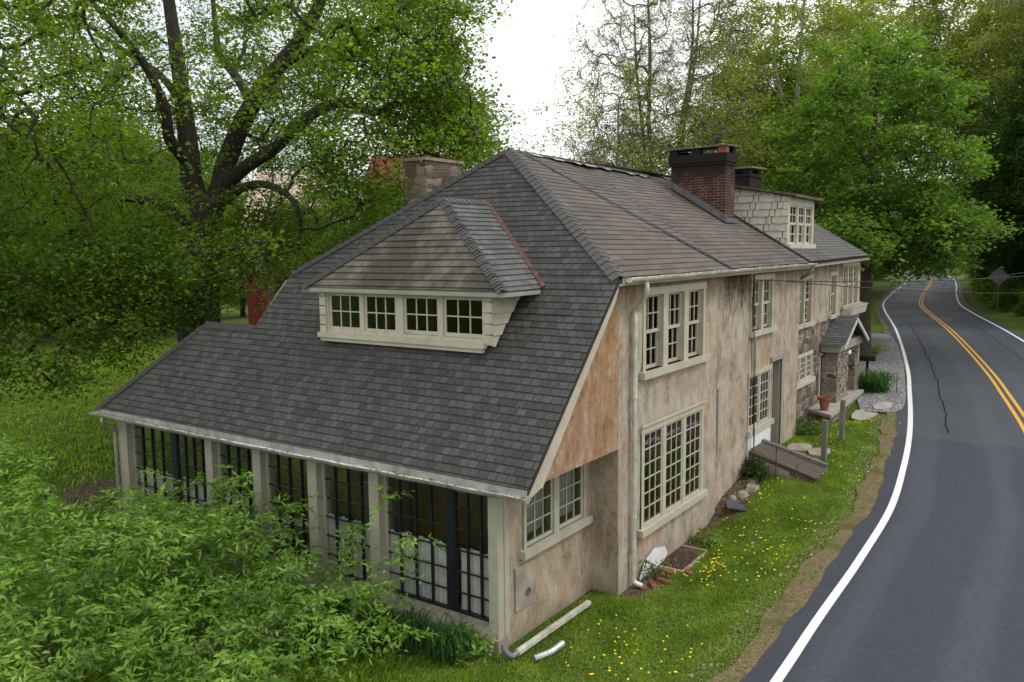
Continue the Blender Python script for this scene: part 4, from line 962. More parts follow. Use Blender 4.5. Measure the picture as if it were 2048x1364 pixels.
# climber stems left on the stucco
rng = np.random.default_rng(4); b = MB()
for k in range(46):
    p = np.array([9.3+rng.random()*1.6, -.004, 5.55]); d = np.array([rng.normal()*.4, 0, -1.]); pts = [p.copy()]
    for i in range(rng.integers(4, 12)):
        d = d+np.array([rng.normal()*.45, 0, rng.normal()*.2]); d /= np.linalg.norm(d); p = p+d*.12; pts.append(p.copy())
    if len(pts) > 2: b.tube(pts, np.linspace(.009, .003, len(pts)), 4)
for k in range(10):
    p = np.array([rng.choice([5.2, 8.4, 12.9, 15.9])+rng.normal()*.25, -.004, rng.uniform(2.9, 5.2)]); d = np.array([rng.normal(), 0, -1.]); pts = [p.copy()]
    for i in range(7): d = d+np.array([rng.normal()*.5, 0, rng.normal()*.3]); d /= np.linalg.norm(d); p = p+d*.09; pts.append(p.copy())
    b.tube(pts, .004, 4)
b.build('climber_stems', 'twig', HS)['kind'] = 'stuff'

# ------------------------------------------------------------------ small things round the house
def G(x, y): return float(ground_z(x, y))
# cellar hatch
t = root('cellar_hatch', (11.6, -.1, G(11.6, -.3)), 'sloping weathered plank cellar hatch running out from the house wall into the grass', 'cellar hatch')
def hz(y, s=0): return 1.13+(y+.12)*.285+s
b = MB()
for i, (x0, x1) in enumerate(((11.15, 11.60), (11.62, 12.02))):
    xm = (x0+x1)/2
    b.prism([(x0, -.02, hz(0)), (x1, -.02, hz(0)), (x1-.02, -1.66, hz(-1.66)), (x0-.08, -1.66, hz(-1.66))], (0, 0, .035))
b.build('hatch_door', 'oldwood', t)
b = MB(); b.beam((12.12, .0, 1.22), (12.10, -1.62, hz(-1.62)+.10), .15, .08, (0, 0, 1)); b.build('side_board', 'greywood', t)
b = MB(); b.prism([(12.05, 0, .5), (12.05, 0, 1.15), (12.03, -1.64, hz(-1.64)+.05), (12.03, -1.64, .45)], (.04, 0, 0)); b.prism([(11.0, -.02, .5), (11.0, -.02, 1.08), (10.97, -1.6, hz(-1.6)-.05), (10.97, -1.6, .4)], (.03, 0, 0)); b.build('curb', 'concrete', t)
b = MB(); b.beam((11.10, .0, 1.15), (11.02, -1.66, hz(-1.66)+.03), .09, .06); b.beam((11.05, -.02, 1.06), (10.98, -1.62, hz(-1.62)-.08), .05, .10); b.build('side_board', 'oldwood', t)
# old posts
for i, (x, y, h, lx, lab) in enumerate(((12.66, -1.40, 1.80, .0, 'shorter weathered wooden post at the low corner of the cellar hatch'), (15.20, -1.23, 1.88, .06, 'taller dark wooden post in the grass before the stone doorstep'))):
    z = G(x, y)-.1; b = MB(); hw = .06
    b.prism([(x-hw, y-hw, z), (x+hw, y-hw, z), (x+hw, y+hw, z), (x-hw, y+hw, z)], (lx, 0, h-z)); b.prism([(x-hw+lx, y-hw, h), (x+hw+lx, y-hw, h), (x+hw+lx, y+hw, h), (x-hw+lx, y+hw, h)], (0, 0, .015))
    tag(b.build('wooden_post', 'greywood', None, loc=(x, y, z)), lab, 'post', 'old posts in the front grass')
for i, (x, y, h, lab) in enumerate(((10.87, -.74, 1.42, 'taller rusty iron stake standing beside the cellar hatch'), (11.12, -1.17, 1.0, 'short grey iron stake at the middle of the cellar hatch side'))):
    z = G(x, y)-.1; b = MB(); b.tube([(x, y, z), (x+.01, y, h)], .016, 6); b.tube([(x+.01, y, h-.02), (x+.012, y, h)], .02, 6)
    tag(b.build('iron_stake', 'rust' if i == 0 else 'lead', None, loc=(x, y, z)), lab, 'stake', 'iron stakes by the cellar hatch')
t = root('cabinet', (3.8, 5.3, .22), 'pale cabinet standing inside the glazed sunroom against the back wall', 'cabinet')
b = MB(); b.box((3.55, 4.9, .22), (4.09, 5.8, 1.35)); b.build('body', 'paint_pale', t)
for y in (4.93, 5.37): b = MB(); b.box((3.53, y, .3), (3.548, y+.40, 1.3)); b.build('door', 'paint_grey', t)
# flower pot on the slab
t = root('flower_pot', (17.75, -.12, 1.07), 'terracotta flower pot standing on the stone doorstep', 'flower pot')
b = MB(); b.lathe((17.75, -.12, 1.07), [(.11, 0), (.165, .34), (.175, .34)], 20); b.build('body', 'terracotta', t)
b = MB(); b.lathe((17.75, -.12, 1.07), [(.175, .33), (.20, .335), (.205, .42), (.18, .42), (.17, .36), (0, .36)], 20); b.build('rim', 'terracotta', t)
# mailboxes
def mailbox(x, y, zt, L_, r, lab, mpost):
    zg = G(x, y); t = root('mailbox', (x, y, zg), lab, 'mailbox', 'mailboxes by the drive')
    V = []; pr = [(-r, 0), (-r, r*.9)]+[(-r*math.cos(a), r*.9+r*math.sin(a)) for a in np.linspace(.3, math.pi-.3, 7)]+[(r, r*.9), (r, 0)]
    b = MB(); b.prism([(x+p[0], y+L_/2, zt+p[1]-1.9*r) for p in pr], (0, -L_, 0)); b.build('box', 'black', t)
    b = MB(); b.prism([(x+p[0]*1.05, y-L_/2-.002, zt+p[1]*1.04-1.92*r) for p in pr], (0, -.015, 0)); b.build('door', 'black', t)
    b = MB(); b.box((x-.045, y-.045, zg-.1), (x+.045, y+.045, zt-1.9*r-.002)); b.build('post', mpost, t)
    b = MB(); b.box((x-r-.02, y-.1, zt-1.2*r), (x-r-.005, y-.07, zt-.2*r)); b.box((x-r-.02, y-.1, zt-.4*r), (x-r-.005, y+.02, zt-.2*r)); b.build('flag', 'rust', t)
    return t
mailbox(24.9, .10, 2.02, .52, .13, 'black mailbox on a dark post just past the clump of strap leaves', 'black')
mailbox(27.6, 1.15, 2.9, .36, .16, 'small dark mailbox standing against the tree trunk beyond the house corner', 'darkwood')
t = None
# fallen downspout and corrugated drain
t = root('fallen_downspout', (1.15, .27, .05), 'cream downspout lying in the grass along the sunroom wall', 'downspout')
b = MB(); b.beam((1.28, .22, .07), (3.4, .16, .10), .085, .065); b.build('pipe', 'gutter', t)
b = MB(); b.tube(bez([(1.30, .22, .07), (1.16, .24, .06), (1.12, .32, .14), (1.14, .36, .22)], 5), .05, 10); b.build('elbow', 'lead', t)
b = MB(); pts = bez([(1.35, -.05, .03), (1.62, -.17, .05), (1.95, -.18, .05)], 14); b.tube(pts, .05+.006*np.sin(np.arange(len(pts))*2.1), 10)
tag(b.build('drain_hose', 'galv', None, loc=(1.35, -.05, 0)), 'short grey corrugated drain hose in the grass by the sunroom corner', 'hose')
# window well of bricks
t = root('window_well', (6.3, -.3, 0), 'low sunken window well edged with old brick and filled with dead leaves', 'window well')
b = MB()
for i in range(6): b.box((5.75+i*.22, -.62, -.05), (5.95+i*.22, -.54, .03))
b.box((5.72, -.62, -.05), (5.80, -.02, .02)); b.box((6.98, -.62, -.05), (7.06, -.02, .03)); b.build('curb', 'concrete', t)
b = MB(); b.box((5.80, -.545, -.2), (6.98, -.0, .012)); b.build('soil', 'soil', t)
rng = random.Random(9); b = MB()
for i in range(260):
    c = np.array([rng.uniform(5.82, 6.95), rng.uniform(-.54, -.02), .0+rng.uniform(-.02, .03)]); q = .035
    v = [c+np.array([rng.uniform(-q, q), rng.uniform(-q, q), rng.uniform(-.01, .02)]) for _ in range(3)]; b.add(v, [(0, 1, 2)])
o = b.build('dead_leaves', 'debris', t); o['kind'] = 'stuff'
labs = ['flat reddish brick lying in the earth nearest the downspout foot', 'tilted brick half buried beside the bare white patch', 'small broken brick between the downspout and the window well', 'longest loose brick beside the window well curb', 'worn brick lying flat against the foot of the wall', 'split brick lying farthest out in the grass by the downspout']
for i in range(6):
    x = 4.75+.21*i+rng.uniform(-.05, .05); y = -.22-.10*(i % 3)-(.25 if i == 5 else 0); L_ = .10+.02*(i % 3)+(.04 if i == 3 else 0); a = rng.uniform(0, 3); c, s = math.cos(a), math.sin(a); z = G(x, y)-.01
    b = MB(); b.prism([(x+c*p-s*q, y+s*p+c*q, z+(.03*p if i == 1 else 0)) for p, q in ((-L_, -.05), (L_, -.055), (L_*.9, .05), (-L_, .05))], (.0, 0, .06))
    tag(b.build('brick', 'terracotta', None, loc=(x, y, z)), labs[i], 'brick', 'loose bricks at the wall foot')
# slate and stones by the wall
x, y = 9.1, -.42; z = G(x, y); b = MB(); b.prism([(x-.28, y+.12, z+.06), (x-.05, y-.26, z+.0), (x+.35, y-.22, z+.02), (x+.38, y+.14, z+.08), (x+.05, y+.28, z+.10)], (0, 0, .03)); tag(b.build('slate_slab', 'slate', None, loc=(x, y, z)), 'dark blue grey slate tilted on the ground at the wall step', 'slate')
for i, (x, y, s, lab) in enumerate(((9.7, -.35, .22, 'pale flat stone just beyond the slate'), (10.1, -.45, .28, 'broad brown stone in the rubble before the cellar hatch'), (10.5, -.3, .2, 'small brown stone under the cable by the hatch'), (9.45, -.2, .16, 'little stone tucked against the wall beyond the slate'), (7.6, -1.3, .10, 'small reddish stone alone in the middle of the grass'), (9.6, -2.35, .09, 'pale pebble on the edge of the dirt verge'))):
    z = G(x, y); rr = random.Random(i); k = 8; b = MB(); P = [(x+s*math.cos(a*2*math.pi/k)*rr.uniform(.7, 1.1), y+s*.7*math.sin(a*2*math.pi/k)*rr.uniform(.7, 1.1), z-.03) for a in range(k)]
    P2 = [(x+(p[0]-x)*.75, y+(p[1]-y)*.75, z+s*rr.uniform(.2, .35)) for p in P]; b.add(P+P2, [tuple(range(8, 16))]+[(q, (q+1) % k, k+(q+1) % k, k+q) for q in range(k)])
    tag(b.build('stone', 'concrete', None, loc=(x, y, z)), lab, 'stone', 'loose stones in the grass')
for i, (x, y, a, c, lab) in enumerate(((13.6, -.55, .45, .33, 'brown flagstone nearest the house door'), (13.4, -1.12, .5, .28, 'brown flagstone between the hatch and the shorter post'), (18.9, -1.05, 1.0, .36, 'long grey flagstone before the stone doorstep'), (20.3, -1.35, .8, .3, 'grey flagstone at the edge of the gravel drive'))):
    z = G(x, y)+.02; rr = random.Random(i+20); b = MB(); P = [(x+a*math.cos(q*.785+.2)*rr.uniform(.85, 1.1), y+c*math.sin(q*.785+.2)*rr.uniform(.85, 1.1), z) for q in range(8)]; b.prism(P, (0, 0, .045))
    tag(b.build('flagstone', 'slab' if i > 1 else 'concrete', None, loc=(x, y, z)), lab, 'flagstone', 'flagstones along the front')
b = MB(); rr = random.Random(31)
for i in range(150):
    x = rr.choice([rr.uniform(8.9, 11), rr.uniform(4.6, 6.0)]); y = -rr.uniform(.03, .5); z = G(x, y)-.01; q = rr.uniform(.012, .045)
    P = [(x+q*math.cos(a)*rr.uniform(.7, 1.1), y+q*math.sin(a)*rr.uniform(.7, 1.1), z) for a in (0, 1.3, 2.5, 3.8, 5.1)]; b.add(P+[(x+(p[0]-x)*.6, y+(p[1]-y)*.6, z+q*.7) for p in P], [(5, 6, 7, 8, 9)]+[(k, (k+1) % 5, 5+(k+1) % 5, 5+k) for k in range(5)])
tag(b.build('rubble', 'rubble', None), 'small broken stone and mortar scraps along the wall foot', 'rubble', kind='stuff')
# road sign seen from behind
def roadside(x, off):     # a point off metres outside the right hand white line
    i = int(np.argmin(np.abs(LW[:, 0]-x))); return LW[i]+nor[i]*(6.24+off)
sp = roadside(61, 1.5); gz = G(sp[0], sp[1]); sx, sy = sp[0], sp[1]
t = root('road_sign', (sx, sy, gz), 'diamond road sign showing its grey back on a thin post right of the road', 'road sign')
b = MB(); b.tube([(sx, sy, gz-.2), (sx, sy, gz+3.3)], .04, 6); b.build('post', 'lead', t)
d_ = np.array([.35, -.94, 0]); b = MB(); c = np.array([sx, sy, gz+2.75]); b.prism([c+d_*.70, c+np.array([0, 0, .70]), c-d_*.70, c-np.array([0, 0, .70])], np.array([.94, .35, 0])*.02); b.build('panel', 'sign_back', t)
# overhead cables
def cable(name, a, b_, sag, r, lab):
    a = np.array(a, float); b_ = np.array(b_, float); t = np.linspace(0, 1, 24)[:, None]; P = a*(1-t)+b_*t; P[:, 2] -= (4*sag*t*(1-t))[:, 0]
    m = MB(); m.tube(P, r, 5); tag(m.build(name, 'cable', None, loc=a), lab, 'cable', 'overhead cables over the road')
cable('overhead_cable', (11.2, -.03, 5.38), (31.5, -9.2, 5.6), .35, .012, 'uppermost thin cable running from the middle upstairs window across the road')
cable('overhead_cable', (13.0, -.03, 5.30), (31.5, -9.2, 4.6), .35, .012, 'middle thin cable running from the facade over the road')
cable('overhead_cable', (24.25, .33, 4.60), (33.0, -7.2, 5.6), .25, .014, 'lowest thin cable tied to the far corner of the house')
cable('overhead_cable', (60, 16, 9.5), (27.0, -9.5, 7.9), 1.3, .02, 'long cable high in front of the dark trees at the right')
# red barn behind the trees
bc = at(535, 515, 52.0); t = root('barn', (bc[0], bc[1], 0), 'red barn with pale pinkish roof seen through the trees behind the house', 'barn')
rd = np.array([math.sin(CY), -math.cos(CY), 0]); fd = np.array([math.cos(CY), math.sin(CY), 0])     # roughly side and depth of the barn
bo = np.array([bc[0], bc[1], 0]); W0, W1, ZE_ = -1.4, 11.5, 7.3
c0 = bo+rd*W0; c1 = bo+rd*2.2; up_ = np.array([0, 0, 1.])
b = MB(); b.prism([c0, c1, c1+fd*9, c0+fd*9], (0, 0, ZE_)); b.build('wall', 'barn_red', t)
b = MB(); b.prism([c0-rd*.4-fd*.4+up_*ZE_, c0-rd*.4+fd*4.5+up_*(ZE_+4.2), c0-rd*.4+fd*9.4+up_*ZE_], rd*4.4); b.build('roof', 'barn_roof', t)
c2 = bo+rd*5.5+fd*4; c3 = bo+rd*12+fd*4
b = MB(); b.prism([c2, c3, c3+fd*8, c2+fd*8], (0, 0, 10.5)); b.build('wing', 'barn_red', t)
b = MB(); b.prism([c2-fd*.3+up_*10.5, c2+fd*4+up_*13.0, c2+fd*8.3+up_*10.5], rd*6.5); b.build('roof', 'barn_red', t)
for k in range(2):
    q = c0+rd*(.6+k*1.6)-fd*.06+up_*4.8; b = MB(); b.prism([q, q+rd*.7, q+rd*.7+up_*.9, q+up_*.9], fd*.05); b.build('window', 'paint_pale', t)

# ------------------------------------------------------------------ vegetation
def leaves(P, L_, W_, rng, flat=0.6, dirs=None, droop=0.3):
    n = len(P); nm = rng.normal(size=(n, 3)); nm[:, 2] = np.abs(nm[:, 2])+flat*2; nm /= np.linalg.norm(nm, axis=1, keepdims=True)
    a = rng.normal(size=(n, 3)) if dirs is None else dirs+rng.normal(size=(n, 3))*.35
    a[:, 2] -= droop; a -= nm*np.sum(a*nm, 1, keepdims=True)*0.85; a /= np.linalg.norm(a, axis=1, keepdims=True)+1e-9
    c = np.cross(nm, a); c /= np.linalg.norm(c, axis=1, keepdims=True)+1e-9
    l = L_*rng.uniform(.5, 1.35, (n, 1)); w_ = W_*rng.uniform(.7, 1.2, (n, 1))
    fold = nm*w_*.25
    V = np.stack([P, P+a*l*.45-c*w_*.5+fold, P+a*l, P+a*l*.45+c*w_*.5+fold], 1)
    return V.reshape(-1, 3)
def leaf_mesh(name, V, m, parent, kind=None):
    n = len(V)//4; F = np.arange(n*4, dtype=np.int32).reshape(n, 4)
    # fold along the midrib: two triangles share the vein
    T = np.empty((n*2, 3), np.int32); T[0::2] = F[:, [0, 1, 2]]; T[1::2] = F[:, [0, 2, 3]]
    o = link_mesh(name, V, T, m, parent); 
    if kind: o['kind'] = kind
    return o
class TubeBag:
    def __init__(s): s.V = []; s.F = []; s.n = 0
    def add(s, P, rad, k):
        P = np.asarray(P, float); m = len(P); rad = np.asarray(rad, float) if not np.isscalar(rad) else np.full(m, rad)
        T = np.gradient(P, axis=0); T /= np.linalg.norm(T, axis=1, keepdims=True)+1e-9
        ref = np.array([.31, .17, .93]) if abs(T[0][2]) < .8 else np.array([.95, .2, .1])
        N = np.cross(T, ref); N /= np.linalg.norm(N, axis=1, keepdims=True)+1e-9; B = np.cross(T, N)
        a = np.arange(k)*2*np.pi/k
        V = P[:, None]+rad[:, None, None]*(np.cos(a)[None, :, None]*N[:, None]+np.sin(a)[None, :, None]*B[:, None])
        i = np.arange(m-1)[:, None]*k; j = np.arange(k)[None]; j2 = (j+1) % k
        F = np.stack([i+j, i+j2, i+k+j2, i+k+j], -1).reshape(-1, 4)+s.n
        s.V.append(V.reshape(-1, 3)); s.F.append(F); s.n += m*k
    def build(s, name, m, parent): return link_mesh(name, np.concatenate(s.V), np.concatenate(s.F).astype(np.int32), m, parent, smooth=True)

def grow(parent, limbs, targets, rng, leaf_m, bark_m, nleaf=90, leafL=.12, leafW=.09, rad=.55, twigs=4, rtw=.006, droop=.15, pw=.42, flatc=.45, minr=.0, fl=.6, maxlen=None, leafkind=None, updir=.35, pinnate=0):
    """limbs: list of (points, r0, r1); the first is the trunk. Every target gets a branch grown from the nearest wood."""
    bag = TubeBag(); pos = []; par = []; man = []; cnt = []
    for (pts, r0, r1) in limbs:
        P = bez(pts, 6); rr = np.linspace(r0, r1, len(P)); base = len(pos)
        if base:
            A = np.array(pos); k0 = int(np.argmin(np.linalg.norm(A-P[0], axis=1)))
        else: k0 = -1
        bag.add(P, rr, 12 if r0 > .12 else 7)
        for i, p in enumerate(P): pos.append(p); par.append(k0 if i == 0 else base+i-1); man.append(rr[i]); cnt.append(0)
    nl = len(pos); cap = nl+len(targets)*6+10
    A = np.zeros((cap, 3)); A[:nl] = np.array(pos); n = nl
    T = np.array(targets); d0 = np.min(np.linalg.norm(T[:, None]-A[None, :nl], axis=2), axis=1)
    order = np.argsort(d0); chains = []; par = par+[0]*(cap-nl); zt = A[0, 2]
    for ti in order:
        t = T[ti]; dv = t-A[:n]; d = np.linalg.norm(dv, axis=1)
        cost = d*(1+0.35*np.clip(-dv[:, 2]/(d+1e-6)+.2, 0, 1))
        cost[:max(1, int(.0*nl))] += 0
        k = int(np.argmin(cost)); s = A[k]; L_ = d[k]
        if L_ < .05: continue
        pdir = A[k]-A[par[k]] if par[k] >= 0 and k > 0 else np.array([0, 0, 1.]); pdir = pdir/(np.linalg.norm(pdir)+1e-6)
        m = 5 if L_ > .8 else 3
        c = s+pdir*L_*.35+(t-s)*.25+np.array([0, 0, updir*L_*.4])+rng.normal(size=3)*L_*.10
        tt = np.linspace(0, 1, m+1)[:, None]; P = s*(1-tt)**2+2*c*tt*(1-tt)+t*tt**2
        P[1:-1] += rng.normal(size=(m-1, 3))*L_*.035
        ids = [k]
        for q in P[1:]: A[n] = q; par[n] = ids[-1]; ids.append(n); n += 1
        chains.append((ids, P))
    w_ = np.zeros(n)
    for ids, P in chains: w_[ids[-1]] += 1
    for i in range(n-1, nl-1, -1): w_[par[i]] += w_[i]
    for ids, P in chains:
        r = rtw*np.power(np.maximum(w_[ids], 1), pw)+minr; r[0] = min(r[0], r[1]*1.5) if len(r) > 1 else r[0]
        bag.add(P, r, 6 if r[0] > .03 else 4)
    LV = []; LD = []
    ends = np.array([P[-1] for ids, P in chains]); dirs = np.array([P[-1]-P[-2] for ids, P in chains]); dirs /= np.linalg.norm(dirs, axis=1, keepdims=True)+1e-9
    for e, d in zip(ends, dirs):
        tips = []
        for j in range(twigs):
            v = d*.5+rng.normal(size=3)*.75; v[2] -= droop; v /= np.linalg.norm(v)+1e-6; v[2] *= .75
            P = np.array([e-d*rad*.2*j, e+v*rad*.5+np.array([0, 0, .04]), e+v*rad*1.1-np.array([0, 0, droop*rad*.5])]); bag.add(P, [rtw*.8, rtw*.55, rtw*.3], 3); tips.append(P)
        if pinnate:
            for P in tips:
                u = np.linspace(.05, 1, pinnate); Q = np.where(u[:, None] < .5, P[0]*(1-2*u[:, None])+P[1]*2*u[:, None], P[1]*(2-2*u[:, None])+P[2]*(2*u[:, None]-1))
                ax = P[2]-P[0]; ax /= np.linalg.norm(ax)+1e-6; sd_ = np.cross(ax, [0, 0, 1]); sd_ /= np.linalg.norm(sd_)+1e-6
                for sg in (-1, 1): LV.append(Q+rng.normal(size=Q.shape)*.012); LD.append(np.repeat((ax*.7+sd_*sg*.8)[None], pinnate, 0))
        elif nleaf:
            m = int(nleaf*rng.uniform(.6, 1.35)); u = rng.random(m); ti = rng.integers(0, max(1, len(tips)), m)
            TP = np.array(tips); base_ = np.where(u[:, None] < .5, TP[ti, 0]*(1-2*u[:, None])+TP[ti, 1]*2*u[:, None], TP[ti, 1]*(2-2*u[:, None])+TP[ti, 2]*(2*u[:, None]-1))
            LV.append(base_+rng.normal(size=(m, 3))*np.array([1, 1, flatc])*rad*.38)
    bag.build('trunk', bark_m, parent)
    if LV:
        LP = np.concatenate(LV); leaf_mesh('crown', leaves(LP, leafL, leafW, rng, fl, np.concatenate(LD) if LD else None, droop), leaf_m, parent, leafkind)
    return parent
def ell(n, c, r, rng, hollow=.45, zmin=-9, fn=None):
    out = []; c = np.array(c, float); r = np.array(r, float)
    while len(out) < n:
        v = rng.normal(size=3); v /= np.linalg.norm(v); q = (hollow+(1-hollow)*rng.random())**.6 if hollow else rng.random()**.4
        p = c+v*r*q
        if p[2] < zmin: continue
        if fn is not None and not fn(p): continue
        out.append(p)
    return out
def copy_tree(src, loc, rz, s, label, group, sz=None):
    o = src.copy(); COL.objects.link(o); o.location = loc; o.rotation_euler = (0, 0, rz); o.scale = (s, s, sz or s); o['label'] = label
    if group: o['group'] = group
    for ch in src.children:
        c = ch.copy(); COL.objects.link(c); c.parent = o; c.matrix_parent_inverse = ch.matrix_parent_inverse
    return o
def clear_of_house(p):      # keeps foliage out of the building
    x, y, z = p
    if 0.6 < x < 25.0 and -0.8 < y < 11.6:
        if y > 8.2: top = 4.6 if x < 4.6 else 1.5
        else: top = min(2.6+(x-.9)*1.05, 8.4, 5.7+.65*(y+.3) if y < 3.8 else 5.7+.65*(7.95-y))
        return z > top+1.0
    return True

# the great tree behind the house --------------------------------
rng = np.random.default_rng(11)
D0 = 28.0; tb = at(398, 700, D0); tb = np.array([tb[0], tb[1], G(tb[0], tb[1])])
t = root('shade_tree', tb, 'huge old shade tree with dark forked trunk and spreading limbs left of the roof', 'tree')
def px(*a): return [at(q[0], q[1], D0+(q[2] if len(q) > 2 else 0)) for q in a]
limbs = [([tb-np.array([0, 0, .3])]+px((398, 640), (402, 560), (410, 480), (412, 420)), .78, .52),
 (px((412, 430), (385, 370), (378, 300), (366, 200, .5), (352, 100, .8), (335, -20, 1), (320, -160, 1)), .42, .16),
 (px((415, 440), (440, 380), (452, 330), (480, 255, -.5), (515, 190, -1), (560, 130, -1.3), (605, 70, -1.8), (645, -10, -2), (670, -120, -2)), .40, .15),
 (px((448, 375), (490, 335, -.6), (545, 300, -1.2), (595, 252, -2), (640, 220, -2.6), (690, 205, -3), (740, 225, -3.3), (800, 205, -3.5), (850, 200, -3.6), (885, 230, -3.6)), .24, .07),
 (px((455, 400), (480, 378, -.8), (520, 368, -1.6), (555, 378, -2.2), (585, 400, -2.6), (600, 440, -2.8), (598, 500, -2.8)), .17, .05),
 (px((380, 330), (340, 280, -1), (330, 215, -1.6), (290, 130, -2.2), (235, 60, -3), (180, 0, -3.5)), .22, .07),
 (px((400, 470), (360, 435, -1), (320, 410, -1.8), (250, 395, -2.6), (180, 400, -3.2), (110, 430, -4), (40, 470, -4.4)), .20, .07),
 (px((400, 610), (350, 600, -1.2), (290, 605, -2.2), (240, 618, -3), (190, 628, -3.6), (120, 650, -4.2), (60, 700, -4.8), (5, 760, -5)), .16, .06),
 (px((400, 640), (350, 640, -1.5), (300, 650, -2.4), (250, 640, -2.9), (200, 620, -3.4)), .10, .05),
 (px((560, 135, -1.3), (620, 100, -3), (690, 95, -4), (750, 60, -4.6), (800, 60, -4.8), (850, 95, -4.8), (890, 150, -4.8), (920, 200, -4.8)), .14, .05),
 (px((505, 205, -1), (470, 150, 0), (440, 110, .8), (430, 40, 1.4), (420, -60, 2)), .17, .07),
 (px((366, 210, .5), (320, 150, 2), (260, 110, 3.4), (190, 60, 5), (120, 20, 6)), .15, .05),
 (px((640, -5, -2), (720, -40, -3), (820, -60, -4), (930, -40, -5)), .12, .05),
 (px((400, 520), (430, 480, 2), (500, 460, 4), (600, 430, 5.5)), .12, .05)]
def sil(p):
    X, Y, z = project(p); X, Y = X[0], Y[0]
    if z[0] < 9: return False
    xs = np.interp(Y, [-200, 0, 70, 150, 210, 260, 320, 400], [1150, 1020, 960, 930, 985, 1010, 1000, 900])
    if X > xs-18+rng.normal()*12: return False
    if Y > 600 and X > 300: return False
    if 560 < Y and X > 480: return False
    if 770 < X < 945 and 290 < Y < 420 and z[0] < 25.5: return False
    return clear_of_house(p)
tg = []
cen = tb+np.array([0, 0, 9.5])
tg += ell(1900, cen+np.array([.5, -.5, 2.2]), (13.0, 12.5, 9.0), rng, .35, 2.2, sil)
# the limb that reaches over the house, its outer end full
tg += ell(330, at(800, 170, 24.5), (5.5, 4.0, 4.2), rng, .1, 2, sil)
tg += ell(120, at(930, 240, 25), (2.6, 2.6, 2.4), rng, .1, 2, sil)
tg += ell(240, at(170, 500, 22.5), (4.2, 3.4, 2.3), rng, .1, 1.6, sil)
tg += ell(130, at(170, 630, 22), (5.0, 3.2, 1.5), rng, .1, 1.2, sil)+ell(70, at(30, 720, 20), (2.6, 2.4, 1.4), rng, .1, 1.0, sil)+ell(70, at(330, 600, 25), (2.4, 2, 1.4), rng, .1, 1.8, None)+ell(70, at(500, 450, 26.5), (2.2, 2, 1.3), rng, .1, 2.5, sil)+ell(110, at(330, 170, 29), (6.5, 4.5, 3.6), rng, .1, 2, sil)+ell(190, at(110, 140, 25), (5.0, 4, 4), rng, .1, 2, sil)+ell(110, at(540, 210, 29), (4.5, 3, 3), rng, .1, 2, sil)
_lp = np.concatenate([bez(l[0], 5) for l in limbs if l[1] > .15]); _lx, _ly, _lz = project(_lp)
def open_wood(p):        # keep the great limbs from being buried in leaves on this side
    X, Y, z = project(p); d = np.hypot(_lx-X[0], _ly-Y[0]); i = int(np.argmin(d))
    return not (d[i] < 44 and z[0] < _lz[i]+.5 and rng.random() < .55)
tg = [p for p in tg if open_wood(p)]
grow(t, limbs, tg, rng, 'leaf_big', 'bark', nleaf=66, leafL=.13, leafW=.11, rad=.74, twigs=3, rtw=.009, droop=.35)

# generic tree builder -------------------------------------------
def tree(name, loc, h, spread, rng, leaf_m, bark_m, label, group, n=300, nleaf=90, leafL=.16, leafW=.13, r0=.3, low=.25, twigs=3, rad=.8, lean=(0, 0), stems=1, fn=None, zs=.5, rtw=.01, droop=.15, hollow=.35, cat='tree'):
    x, y = loc[:2]; z = loc[2] if len(loc) > 2 else G(x, y); t = root(name, (x, y, z), label, cat, group)
    lb = []; b0 = np.array([x, y, z-.3])
    for s in range(stems):
        a = s*2*math.pi/max(stems, 1)+rng.random(); k = 0 if stems == 1 else .09
        tp = b0+np.array([lean[0]*h+math.cos(a)*h*k, lean[1]*h+math.sin(a)*h*k, h*.86])
        pts = [b0+np.array([math.cos(a)*.12*(stems > 1), math.sin(a)*.12*(stems > 1), 0])]+[b0+(tp-b0)*q+rng.normal(size=3)*h*.012 for q in (.2, .4, .62, .82)]+[tp]
        lb.append((pts, r0/(1 if stems == 1 else 1.5), r0*.12))
    c = np.array([x+lean[0]*h*.6, y+lean[1]*h*.6, z+h*(low+(1-low)*.5)])
    tg = ell(n, c, (spread, spread, h*(1-low)*.5), rng, hollow, z+h*low*.5, fn)
    return grow(t, lb, tg, rng, leaf_m, bark_m, nleaf, leafL, leafW, rad, twigs, rtw, droop)
rng = np.random.default_rng(21)
MG = 'bright green maples beyond the far end of the house'
p = at(1728, 672, 37.5)
mp_ = at(1745, 350, 42)
t = root('maple_tree', (p[0], p[1], G(p[0], p[1])), 'full bright green maple standing just past the far end of the house', 'tree')
b0 = np.array([p[0], p[1], G(p[0], p[1])-.3])
mt = [([b0, at(1728, 560, 38), at(1735, 440, 39.5), at(1745, 300, 41), at(1755, 170, 42)], .36, .08), ([at(1728, 600, 37.8), at(1700, 520, 38.5), at(1640, 420, 40), at(1600, 340, 41)], .16, .05),
      ([at(1735, 450, 39.4), at(1800, 380, 39), at(1860, 330, 39), at(1900, 300, 39)], .15, .05), ([at(1728, 540, 38.2), at(1770, 500, 36.5), at(1830, 480, 35.5), at(1890, 470, 35)], .13, .04), ([at(1742, 340, 40.6), at(1690, 250, 41), at(1660, 160, 42)], .12, .04)]
def silm(p):
    X, Y, z = project(p); X, Y = X[0], Y[0]
    lo = np.interp(Y, [40, 100, 200, 300, 400, 480, 560], [1780, 1650, 1585, 1540, 1520, 1560, 1680]); w9 = 22*math.sin(Y*.045)+14*math.sin(Y*.11+1); lo += w9; hi = np.interp(Y, [40, 100, 200, 300, 420, 470, 540, 570], [1800, 1890, 1930, 1960, 1960, 2000, 1960, 1800])+w9
    return lo+15 < X < hi-15 and 65 < Y < 548 and clear_of_house(p)
